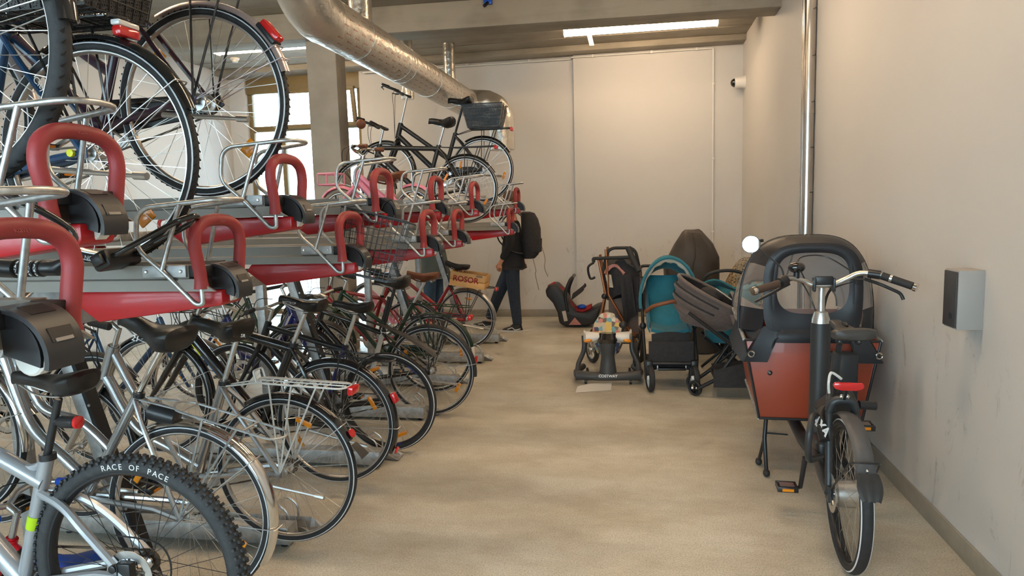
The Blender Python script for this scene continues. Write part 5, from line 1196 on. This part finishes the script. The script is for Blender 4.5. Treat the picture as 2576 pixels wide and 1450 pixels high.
MB().grid(lambda u, v: (.0 + .45 * u, -.19 - .01 * math.sin(6 * u), .10 + (.14 + .12 * u) * v), 8, 6, .012).obj('basket_side', m_dfab, gp)
# ---------------- teal carrycot behind the grey pram
tc_ = thing('carry_cot', 'teal carrycot with black carrying handle behind the grey pram', 'carrycot', (.80, 6.72, 0))
MB().loft([[(.24 * w * math.cos(a) + (.03 * k), .18 * w * math.sin(a), z + .03 * math.cos(2 * a) * (k > 1)) for a in [2 * PI * j / 24 for j in range(24)]] for k, (w, z) in enumerate(((.75, .30), (.92, .42), (1.0, .62), (1.02, .76), (.9, .82), (.6, .79)))]).obj('body', m_teal, tc_)
MB().grid(lambda u, v: (-.24 + .5 * u, -.15 + .2 * v, .84 + .05 * math.sin(PI * u * 2) * (1 - v) - .08 * v * math.sin(PI * u)), 12, 6, .015).obj('folded_cover', m_teal, tc_)
MB().tube(crv([(-.22, 0, .78), (-.17, 0, .92), (0, 0, .965), (.17, 0, .93), (.24, 0, .78)], 6), .016, 10).obj('carrying_handle', m_grip, tc_)
for s in (-1, 1):
    for y in (-.15, .15): MB().tube([(s * .2, y, .36), (-s * .2, y, .01)], .014, 8).obj('stand_leg', m_bfr, tc_)
# ---------------- copper-framed pram behind
bp_ = thing('pram', 'copper-framed pram with black push bar and a dark cloth over it', 'pram', (-.20, 7.30, 0))
for s in (-1, 1):
    MB().tube([(-.20, s * .2, 1.08), (-.13, s * .22, .72), (-.22, s * .22, .26)], .014, 10).obj('front_tube', m_copper, bp_)
    MB().tube([(-.12, s * .2, 1.16), (-.10, s * .21, .70), (.18, s * .22, .2)], .014, 10).obj('rear_tube', m_copper, bp_)
    pram_wheel(bp_, (-.27, s * .24, .135), .135, .05, m_alu, .5); pram_wheel(bp_, (.2, s * .24, .15), .15, .05, m_alu, .3)
    MB().tube([(-.21, s * .22, .42), (-.21, s * .22, .30)], [.02, .024], 10).obj('suspension', m_bsat, bp_); MB().ball((-.14, s * .215, .68), .032, 12, 8).obj('joint', m_bsat, bp_)
MB().tube(fillet([(-.16, -.19, .90), (-.10, -.19, 1.17), (.17, -.19, 1.17), (.22, -.19, .92)], .08, 6), .016, 12).obj('hood_bar', m_grip, bp_)
MB().tube(fillet([(-.24, -.24, 1.03), (-.25, -.24, 1.07), (.17, -.24, 1.08), (.20, -.2, 1.0)], .03), .017, 12).obj('push_bar', m_grip, bp_)
MB().tube(crv([(-.24, -.24, 1.03), (-.30, -.24, .98), (-.28, -.24, .87), (-.23, -.24, .88)], 6), .012, 8).obj('cup_holder', m_bsat, bp_)
MB().grid(lambda u, v: (-.10 + .30 * u, -.20 + .10 * v, .30 + .38 * v + .02 * math.sin(7 * u)), 10, 10, .02).obj('seat', m_gfab, bp_)
MB().loft([[(.03 + w * math.cos(a), -.02 + .17 * math.sin(a), z + .04 * math.sin(3 * a)) for a in [2 * PI * k / 20 for k in range(20)]] for w, z in ((.16, .66), (.2, .78), (.21, .90), (.18, .99), (.10, 1.03))]).obj('folded_hood', m_dfab, bp_)
MB().grid(lambda u, v: (-.12 + .17 * u, -.20 + .14 * v, .90 + .05 * math.sin(PI * u) + .03 * math.sin(5 * v + 3 * u)), 10, 8, .03).obj('pink_blanket', m_pinkf, bp_); MB().grid(lambda u, v: (-.13 + .06 * u + .02 * v, -.21 - .012 * math.sin(9 * u), .90 - .13 * v), 8, 8, .012).obj('cream_muslin', m_cfab, bp_)
def cloth(u, v): return (.01 + .12 * u + .05 * v, -.25 - .03 * math.sin(8 * u) * v, .90 - .50 * v + .10 * u * v)
MB().grid(cloth, 10, 14, .012).obj('hanging_cloth', m_dfab, bp_)
MB().grid(lambda u, v: (.16 + .16 * u, -.22 - .02 * math.sin(9 * u), .88 - .36 * v), 8, 10, .01).obj('hanging_hood', m_dfab, bp_)
MB().grid(lambda u, v: (-.15 + .36 * u, -.2 + .38 * v, .26 - .04 * math.sin(PI * u)), 8, 8, .015).obj('basket', m_dfab, bp_); MB().box((.02, -.22, .285), (.36, .012, .05)).obj('basket_edge', m_tan, bp_, bevel=.004)
MB().tube([(-.25, -.2, .2), (.2, -.2, .2)], .014, 8).obj('chassis_tube', m_bsat, bp_); MB().tube([(-.25, .2, .2), (.2, .2, .2)], .014, 8).obj('chassis_tube', m_bsat, bp_)
# ---------------- covered pram
cv = thing('pram_cover', 'dark grey tarpaulin cover drawn over something tall by the back wall', 'cover', (.58, 7.75, 0))
sec = []
for z, x0, x1, d in ((0.02, -.22, .27, .26), (.45, -.27, .28, .27), (.72, -.30, .275, .26), (.95, -.31, .275, .24), (1.03, -.26, .272, .23), (1.17, -.19, .21, .18), (1.28, -.12, .11, .1), (1.30, -.09, .08, .06)):
    sec.append([((x0 + x1) / 2 + (x1 - x0) / 2 * (abs(math.cos(a)) ** .55) * (1 if math.cos(a) > 0 else -1), d * (abs(math.sin(a)) ** .6) * (1 if math.sin(a) > 0 else -1) + .018 * math.sin(5 * a + z * 6), z + .02 * math.sin(2 * a)) for a in [2 * PI * k / 40 for k in range(40)]])
MB().loft(sec).obj('tarpaulin', m_tarp, cv, ang=60)
MB().tube([(s_[0] * 1.0, s_[1] - .004, s_[2]) for s_ in [r_[30] for r_ in sec[1:7]]], .008, 6).obj('fold', m_tarp, cv)
# ---------------- camouflage cloth on a buggy behind the mirror
def camo():
    m = bpy.data.materials.new('camouflage_cloth'); m.use_nodes = True; nt = m.node_tree; b = nt.nodes['Principled BSDF']; b.inputs['Roughness'].default_value = .85; L = nt.links.new
    tc = nt.nodes.new('ShaderNodeTexCoord'); n = nt.nodes.new('ShaderNodeTexNoise'); n.inputs['Scale'].default_value = 38; n.inputs['Detail'].default_value = 2; n.inputs['Distortion'].default_value = 1.2; L(tc.outputs['Object'], n.inputs['Vector'])
    r = nt.nodes.new('ShaderNodeValToRGB'); r.color_ramp.interpolation = 'CONSTANT'; e = r.color_ramp.elements; e[0].color = (*srgb(70, 52, 36), 1); e[1].position = .43; e[1].color = (*srgb(132, 108, 76), 1)
    for p, c in ((.5, (188, 168, 128)), (.58, (104, 84, 60)), (.66, (200, 184, 150))): k = e.new(p); k.color = (*srgb(*c), 1)
    L(n.outputs['Fac'], r.inputs[0]); L(r.outputs[0], b.inputs['Base Color']); return m
bu = thing('buggy', 'buggy under a camouflage cloth behind the round mirror', 'buggy', (1.10, 7.45, 0))
MB().loft([[(w * math.cos(a) * (1 + .05 * math.sin(7 * a)), .15 * math.sin(a) * (w / .2 + .3), z) for a in [2 * PI * k / 28 for k in range(28)]] for w, z in ((.27, .42), (.25, .6), (.20, .78), (.13, .93), (.08, 1.0), (.03, 1.03))]).obj('cloth', camo(), bu)
MB().tube(fillet([(.05, 0, .9), (.06, 0, 1.19), (.16, 0, 1.20)], .04), .016, 10).obj('handle', m_grip, bu); MB().lathe([(.0, -.02), (.05, -.018), (.055, 0), (.05, .02)], (.08, -.03, 1.1), 'y', 20).obj('white_reel', m_whitep, bu)
MB().grid(lambda u, v: (-.14 + .26 * u, -.16 + .01 * math.sin(7 * u), .78 + .40 * v), 8, 8).obj('clear_cover', m_clear, bu)
for s in (-1, 1):
    for y in (-.16, .2): pram_wheel(bu, (s * .2, y, .1), .1, .04, m_bsat, .1); MB().tube([(s * .19, y, .1), (s * .08, 0, .85)], .012, 8).obj('frame_tube', m_bfr, bu)
# ---------------- baby walker
m_wk = mat('walker_grey', (.055, .057, .06), .4); m_ww = mat('walker_white', (.74, .72, .68), .35)
def patch():
    m = bpy.data.materials.new('patchwork_print'); m.use_nodes = True; nt = m.node_tree; b = nt.nodes['Principled BSDF']; b.inputs['Roughness'].default_value = .8; L = nt.links.new
    tc = nt.nodes.new('ShaderNodeTexCoord'); v = nt.nodes.new('ShaderNodeTexVoronoi'); v.inputs['Scale'].default_value = 26; v.inputs['Randomness'].default_value = .55; L(tc.outputs['Object'], v.inputs['Vector'])
    sp = nt.nodes.new('ShaderNodeSeparateColor'); L(v.outputs['Color'], sp.inputs[0]); r = nt.nodes.new('ShaderNodeValToRGB'); r.color_ramp.interpolation = 'CONSTANT'; e = r.color_ramp.elements
    e[0].color = (*srgb(205, 190, 165), 1); e[1].position = .22; e[1].color = (*srgb(120, 105, 95), 1)
    for p, c in ((.36, (222, 190, 105)), (.5, (215, 140, 125)), (.62, (75, 85, 110)), (.72, (225, 215, 195)), (.88, (120, 170, 180))): k = e.new(p); k.color = (*srgb(*c), 1)
    L(sp.outputs[0], r.inputs[0]); L(r.outputs[0], b.inputs['Base Color']); return m
m_patch = patch()
wk = thing('baby_walker', 'white and grey baby walker with patchwork seat, in front of the teal pram', 'baby walker', (-.275, 6.22, 0), math.radians(2))
def bar(u, v):
    x = (u - .5) * .58; a = v * 2 * PI; k = 1 + .25 * (2 * u - 1) ** 4; return (x, -.06 + .05 * (2 * u - 1) ** 2 + .045 * math.cos(a) * k, .075 + .038 * math.sin(a) * k)
MB().loft([[bar(u / 16, k / 16) for k in range(16)] for u in range(17)]).obj('front_bumper', m_wk, wk)
letter('COSTWAY', .034, m_print, TR(0, -.106, .088) @ RX(PI / 2 - .15), wk, .0008, .0008)
MB().loft([[(w * math.cos(a) * (1 if abs(math.cos(a)) < .8 else .95), yc + d * math.sin(a), z) for a in [2 * PI * k / 20 for k in range(20)]] for w, d, z, yc in ((.085, .05, .08, -.05), (.07, .05, .2, -.05), (.062, .048, .26, -.05), (.065, .05, .30, -.06), (.082, .06, .39, -.07), (.08, .06, .41, -.07))]).obj('column', m_wk, wk)
MB().loft([[((.095 - .02 * abs(k2)) * math.cos(a), -.075 + (.08 - .03 * abs(k2)) * math.sin(a), .425 + .045 * k2) for a in [2 * PI * k / 20 for k in range(20)]] for k2 in (-1, -.5, 0, .5, .9, 1.1)]).obj('console', m_bgloss, wk)
for s in (-1, 1):
    o = MB().loft([[(s * x + w * .0, yc + w * math.cos(a), z + h * math.sin(a)) for a in [2 * PI * k / 18 for k in range(18)]] for x, yc, w, z, h in ((.07, -.05, .06, .44, .03), (.13, -.06, .075, .435, .045), (.19, -.04, .08, .43, .05), (.215, .04, .09, .43, .05), (.21, .16, .05, .43, .04), (.20, .2, .02, .43, .02))]).obj('tray_wing', m_ww, wk)
    MB().ball((s * .165, -.115, .415), (.045, .02, .018), 14, 8, RY(s * .25)).obj('amber_lamp', m_org, o)
    MB().tube(crv([(s * .275, -.04, .085), (s * .27, .06, .16), (s * .22, .12, .28), (s * .22, .14, .41)], 6), .022, 10).obj('side_arm', m_wk, wk)
    MB().tube(crv([(s * .275, -.03, .075), (s * .29, .15, .07), (s * .24, .36, .07)], 6), .03, 10).obj('base_side', m_wk, wk)
    for y in (-.04, .34): 
        q = MB().lathe([(.02, -.012), (.026, -.008), (.026, .008), (.02, .012)], (s * .2, y, .026), 'x', 16); q.box((s * .2, y, .045), (.02, .03, .03)); q.obj('castor', m_bsat, wk)
MB().grid(lambda u, v: ((u - .5) * (.28 * (1 - .35 * v ** 3)), .14 + .05 * v - .08 * math.cos(PI * (u - .5)) * (-.6) , .42 + .19 * v * (1 - .25 * (2 * u - 1) ** 4)), 16, 10, .03).obj('seat_back', m_patch, wk)
MB().loft([[(w * math.cos(a), .06 + w * .9 * math.sin(a), z) for a in [2 * PI * k / 20 for k in range(20)]] for w, z in ((.04, .24), (.10, .27), (.14, .36), (.155, .44), (.14, .44))]).obj('seat', m_patch, wk)
MB().tube([(.13, -.02, .46), (.14, -.02, .52)], .012, 8).obj('toy_stem', m_bsat, wk); MB().ball((.14, -.02, .535), (.04, .03, .03), 14, 8).obj('toy_knob', m_bsat, wk)
# ---------------- infant car seat
cs_ = thing('car_seat', 'black and red infant car seat standing on the floor by the back wall', 'car seat', (-.86, 9.30, 0), math.radians(0))
prof = [(-.36, .50), (-.34, .42), (-.26, .33), (-.2, .2), (-.18, .06), (-.12, .02), (.18, .02), (.30, .06), (.36, .20), (.38, .30), (.30, .27), (.18, .20), (.06, .20), (-.02, .30), (-.12, .48), (-.22, .58), (-.31, .57)]
MB().prism(prof, -.21, .21).obj('shell', mat('car_seat_black', (.02, .02, .023), .5), cs_, bevel=.035, seg=3)
MB().loft([[(x, .17 * w * math.cos(a), z - .02 + .045 * math.sin(a)) for a in [2 * PI * k / 16 for k in range(16)]] for x, z, w in ((-.34, .53, .6), (-.26, .57, .8), (-.14, .49, .85), (-.05, .33, .85), (.02, .24, .85), (.14, .23, .8), (.24, .27, .6))]).obj('red_liner', mat('red_liner', srgb(150, 32, 36), .8, var=.15, bump=.3, bscale=50), cs_)
for s in (-1, 1):
    MB().tube(crv([(-.06, s * .225, .22), (-.085, s * .23, .45), (-.03, s * .225, .62), (.0, s * .16, .665)], 6), .022, 10).obj('handle_side', m_bsat, cs_)
    MB().box((-.10, s * .215, .16), (.05, .01, .14), RY(-.2)).obj('label', m_cfab, cs_, bevel=.003); MB().prism([(-.05, .04), (.12, .04), (.03, .14)], s * .212, s * .216).obj('sticker', m_pinkf, cs_)
MB().tube([(0, -.16, .665), (0, .16, .665)], .022, 10).obj('handle_bar', m_bsat, cs_)
MB().grid(lambda u, v: (.0 + .16 * math.sin(PI * .62 * u), (v - .5) * .42, .40 + .17 * math.cos(PI * .45 * (1 - u)) - .05 * (2 * v - 1) ** 2), 8, 12, .012).obj('sun_canopy', m_dfab, cs_)
MB().ball((.12, -.1, .27), (.06, .04, .03), 12, 8).obj('blue_tag', p_bluep, cs_)
# ================================================================ people
m_skin = mat('skin', srgb(196, 140, 112), .5); m_jean = mat('dark_denim', srgb(44, 54, 70), .85, var=.18, scale=40, bump=.25, bscale=60); m_knit = mat('black_knit', (.018, .018, .021), .9, bump=.35, bscale=90)
m_jean2 = mat('blue_denim', srgb(60, 88, 118), .85, var=.2, scale=30, bump=.25, bscale=50); m_jack = mat('grey_green_jacket', srgb(88, 98, 94), .75, var=.15, scale=6, bump=.3, bscale=14); m_hair = mat('brown_hair', srgb(92, 62, 40), .6, var=.3, scale=60)
def skin_mesh(name, chains, m, parent, sub=2, root=0):
    """grow one continuous surface along connected chains of (point, radius)"""
    vs, es, rs = [], [], []
    key = {}
    for ch in chains:
        prev = None
        for p, r in ch:
            k = tuple(round(c, 4) for c in p)
            if k not in key: key[k] = len(vs); vs.append(p); rs.append(r)
            i = key[k]
            if prev is not None and prev != i: es.append((prev, i))
            prev = i
    me = bpy.data.meshes.new(name); me.from_pydata(vs, es, [])
    o = bpy.data.objects.new(name, me); COL.objects.link(o)
    md = o.modifiers.new('skin', 'SKIN'); md.use_smooth_shade = True; md.branch_smoothing = .6
    for i, r in enumerate(rs):
        sv = me.skin_vertices[0].data[i]; sv.radius = r if isinstance(r, tuple) else (r, r); sv.use_root = (i == root)
    sb = o.modifiers.new('sub', 'SUBSURF'); sb.levels = sub; sb.render_levels = sub
    dg = bpy.context.evaluated_depsgraph_get(); me2 = bpy.data.meshes.new_from_object(o.evaluated_get(dg))
    bpy.data.objects.remove(o); me2.name = name; me2.materials.clear(); me2.materials.append(m)
    me2.polygons.foreach_set('use_smooth', [True] * len(me2.polygons))
    return link(name, me2, parent)
def hand(wr, d, side):
    """palm and five bent fingers hanging from the wrist; d = pointing direction, side = thumb side"""
    wr, d, side = V(*wr), V(*d).normalized(), V(*side).normalized(); n = d.cross(side).normalized(); ch = []
    pc = wr + d * .07; out = [[(tuple(wr), .024), (tuple(wr + d * .035), .03), (tuple(pc), .032)]]
    for k, (o, L) in enumerate(((.027, .07), (.009, .08), (-.009, .075), (-.026, .06))):
        b = pc + side * o; e1 = b + d * L * .45 + n * .008; e2 = e1 + d * L * .3 + n * .022; e3 = e2 + d * L * .1 + n * .028
        out.append([(tuple(pc), .032), (tuple(b + d * .012), .0105), (tuple(e1), .0095), (tuple(e2), .0088), (tuple(e3), .008)])
    b = wr + d * .035; out.append([(tuple(b), .03), (tuple(b + side * .032 + d * .012), .012), (tuple(b + side * .045 + d * .042 + n * .01), .0105), (tuple(b + side * .042 + d * .066 + n * .018), .009)])
    return out
def head_parts(body, c, face):
    """nose, ears, eyes, mouth and hair round a head centre; face = unit facing direction"""
    c = V(*c); f = V(*face); s = V(-f.y, f.x, 0)
    MB().ball(c + f * .10 + V(0, 0, -.012), (.016, .016, .024), 10, 8).obj('nose', m_skin, body)
    for k in (-1, 1):
        MB().ball(c + s * k * .078 + V(0, 0, -.01), (.018, .018, .03), 10, 8).obj('ear', m_skin, body); MB().ball(c + f * .087 + s * k * .032 + V(0, 0, .012), .011, 8, 6).obj('eye', m_whitep, body)
    MB().ball(c + f * .088 + V(0, 0, -.05), (.018, .018, .006), 10, 6).obj('mouth', m_pinkf, body)
    h = MB().ball(c - f * .012 + V(0, 0, .035), (.098, .088, .098), 20, 12); h.v = [v for v in h.v]; h.obj('hair', m_hair, body)
    MB().ball(c - f * .05 + V(0, 0, -.02), (.06, .078, .085), 16, 10).obj('hair_back', m_hair, body)
# -- walker with rucksack: stride to the left
p1 = thing('person', 'person in black jumper and dark jeans walking left along the back wall', 'person', (-1.60, 8.86, 0))
PEL = (0, 0, .96)
legN = [(PEL, .09), ((0, -.085, .88), .075), ((.02, -.09, .50), .055), ((.06, -.09, .10), .042), ((.05, -.09, .05), .04), ((-.08, -.09, .03), .035)]
legF = [(PEL, .09), ((-.02, .085, .88), .075), ((-.20, .09, .52), .055), ((-.36, .09, .12), .042), ((-.37, .09, .055), .04), ((-.49, .09, .06), .032)]
tor = [(PEL, .09), ((.0, 0, 1.12), (.085, .10)), ((.01, 0, 1.36), (.09, .12)), ((-.0, 0, 1.48), (.07, .10)), ((-.005, 0, 1.56), .052), ((-.02, 0, 1.62), .06), ((-.025, 0, 1.70), .088), ((-.015, 0, 1.765), .07)]
armN = [((.01, 0, 1.36), (.09, .12)), ((.01, -.17, 1.42), .05), ((.02, -.23, 1.16), .043), ((-.11, -.22, .93), .03)]
armF = [((.01, 0, 1.36), (.09, .12)), ((.01, .17, 1.42), .05), ((.05, .23, 1.16), .043), ((.10, .23, .93), .03)]
body = skin_mesh('body', [legN, legF, tor, armN, armF] + hand((-.11, -.22, .93), (-.28, .02, -.95), (-.9, 0, .3)) + hand((.10, .23, .93), (.1, 0, -1), (-1, 0, 0)), m_skin, p1)
head_parts(body, (-.025, 0, 1.695), (-1, 0, 0))
skin_mesh('jumper', [[((0, 0, .86), (.155, .17)), ((0, 0, .98), (.155, .175)), ((0, 0, 1.14), (.145, .17)), ((.01, 0, 1.36), (.14, .19)), ((0, 0, 1.47), (.075, .10)), ((0, 0, 1.53), .06)], [((.01, 0, 1.36), (.14, .19)), ((.01, -.19, 1.42), .075), ((.02, -.235, 1.16), .062), ((-.10, -.225, .95), .046)], [((.01, 0, 1.36), (.14, .19)), ((.01, .19, 1.42), .075), ((.05, .235, 1.16), .062), ((.10, .23, .95), .046)]], m_knit, body, root=1)
skin_mesh('jeans', [[((0, 0, 1.08), (.12, .14)), (PEL, (.14, .16)), ((0, -.09, .86), .115), ((.02, -.092, .50), .085), ((.055, -.09, .12), .066), ((.057, -.09, .09), .066)], [(PEL, (.14, .16)), ((-.02, .09, .86), .115), ((-.20, .092, .52), .085), ((-.345, .09, .17), .066), ((-.355, .09, .14), .066)]], m_jean, body, root=1)
for (x, y, z, pt) in ((.05, -.09, .0, 0), (-.385, .09, .012, -.15)):
    M = TR(x, y, z) @ RY(-pt)
    so = MB(); so.loft([[tuple(M @ V(px_, py_ * (.9 if zz < .01 else 1), zz)) for px_, py_ in [(.075 * math.cos(a) - .065 + (-.085 if math.cos(a) < 0 else .055) * abs(math.cos(a)) , .046 * math.sin(a)) for a in [2 * PI * k / 20 for k in range(20)]]] for zz in (.0, .028)]); sh = so.obj('shoe', m_whitep, body, bevel=.004)
    up_ = MB(); up_.loft([[tuple(M @ V(x0 + r * math.cos(a), w * math.sin(a), zz)) for a in [2 * PI * k / 20 for k in range(20)]] for x0, r, w, zz in ((-.065, .142, .043, .027), (-.05, .12, .042, .05), (-.015, .08, .04, .075), (.0, .06, .04, .105))]); up_.obj('shoe_upper', m_bsat, sh)
    MB().tube([M @ V(*q) for q in crv([(.05, -.046, .05), (-.02, -.047, .035), (-.06, -.046, .062), (-.12, -.036, .04)], 4)], .006, 6).obj('side_stripe', m_whitep, sh)
bpk = thing('rucksack', 'black rucksack on the back of the walking person', 'rucksack', (-1.60, 8.86, 0))
MB().loft([[(xc + w * math.cos(a), d * math.sin(a), z) for a in [2 * PI * k / 24 for k in range(24)]] for xc, w, d, z in ((.22, .07, .10, .95), (.235, .105, .14, 1.0), (.25, .125, .15, 1.15), (.25, .125, .15, 1.33), (.235, .11, .14, 1.45), (.21, .09, .12, 1.53), (.19, .05, .08, 1.55))]).obj('bag', m_dfab, bpk)
MB().loft([[(.27 + w * math.cos(a), d * math.sin(a), z) for a in [2 * PI * k / 20 for k in range(20)]] for w, d, z in ((.04, .09, 1.0), (.115, .13, 1.04), (.12, .135, 1.2), (.05, .1, 1.25))]).obj('front_pocket', m_dfab, bpk)
for s in (-1, 1): MB().tube(crv([(.15, s * .11, 1.50), (.02, s * .13, 1.565), (-.155, s * .125, 1.42), (-.15, s * .14, 1.2), (.02, s * .18, 1.06), (.16, s * .13, 1.02)], 6), .02, 8, sq=(.45, 1)).obj('strap', m_bsat, bpk)
for x, z1 in ((.28, .55), (.40, .72)): MB().tube(crv([(x, -.1, 1.1 if x > .3 else .96), (x + .04, -.13, .95 if x > .3 else .8), (x + .03, -.12, (z1 + .95) / 2), (x + .07, -.12, z1)], 5), .004, 6).obj('loose_strap', mat('strap_tan', srgb(120, 100, 70), .7), bpk)
# -- second person behind the bicycles
p2 = thing('person', 'person in grey-green jacket and blue jeans standing behind the rack', 'person', (-2.82, 9.32, 0))
PEL = (0, 0, .93)
lg = lambda s: [(PEL, .09), ((s * .0 - .02, s * .09, .86), .075), ((.0 + .03 * s, s * .1, .48), .062), ((.03 * s, s * .1, .1), .042), ((.03 * s, s * .1, .05), .04), ((-.10 + .03 * s, s * .1, .03), .035)]
arm2 = lambda s: [((.0, 0, 1.33), (.09, .12)), ((0, s * .17, 1.38), .05), ((-.06, s * .22, 1.13), .043), ((-.26, s * .18, 1.08), .03)]
b2 = skin_mesh('body', [lg(-1), lg(1), [(PEL, .09), ((0, 0, 1.1), (.085, .1)), ((0, 0, 1.33), (.09, .12)), ((0, 0, 1.45), (.07, .1)), ((-.01, 0, 1.53), .052), ((-.02, 0, 1.59), .06), ((-.025, 0, 1.67), .088), ((-.015, 0, 1.735), .07)], arm2(-1), arm2(1)] + hand((-.26, -.18, 1.08), (-1, 0, -.15), (0, .3, 1)) + hand((-.26, .18, 1.08), (-1, 0, -.15), (0, -.3, 1)), m_skin, p2)
head_parts(b2, (-.025, 0, 1.665), (-1, 0, 0))
skin_mesh('jacket', [[((.03, 0, .72), (.20, .21)), ((.02, 0, .86), (.20, .21)), ((0, 0, 1.1), (.18, .2)), ((0, 0, 1.33), (.15, .20)), ((0, 0, 1.44), (.08, .11)), ((0, 0, 1.5), .07)], [((0, 0, 1.33), (.15, .20)), ((0, -.19, 1.38), .08), ((-.06, -.225, 1.13), .07), ((-.24, -.185, 1.085), .052)], [((0, 0, 1.33), (.15, .20)), ((0, .19, 1.38), .08), ((-.06, .225, 1.13), .07), ((-.24, .185, 1.085), .052)]], m_jack, b2, root=1)
skin_mesh('jeans', [[((0, 0, .98), (.14, .16)), (PEL, (.15, .165))] + [((0, s * .09, .82), .12) for s in (-1,)] + [((-.03, -.1, .48), .09), ((-.03, -.1, .1), .07), ((-.03, -.1, .07), .07)], [(PEL, (.15, .165)), ((0, .09, .82), .12), ((.03, .1, .48), .09), ((.03, .1, .1), .07), ((.03, .1, .07), .07)]], m_jean2, b2, root=1)
for s in (-1, 1): MB().loft([[(-.05 + .03 * s + r * math.cos(a), s * .1 + w * math.sin(a), z) for a in [2 * PI * k / 18 for k in range(18)]] for r, w, z in ((.135, .046, 0), (.135, .045, .04), (.1, .042, .07), (.06, .04, .1))]).obj('shoe', m_bsat, b2)
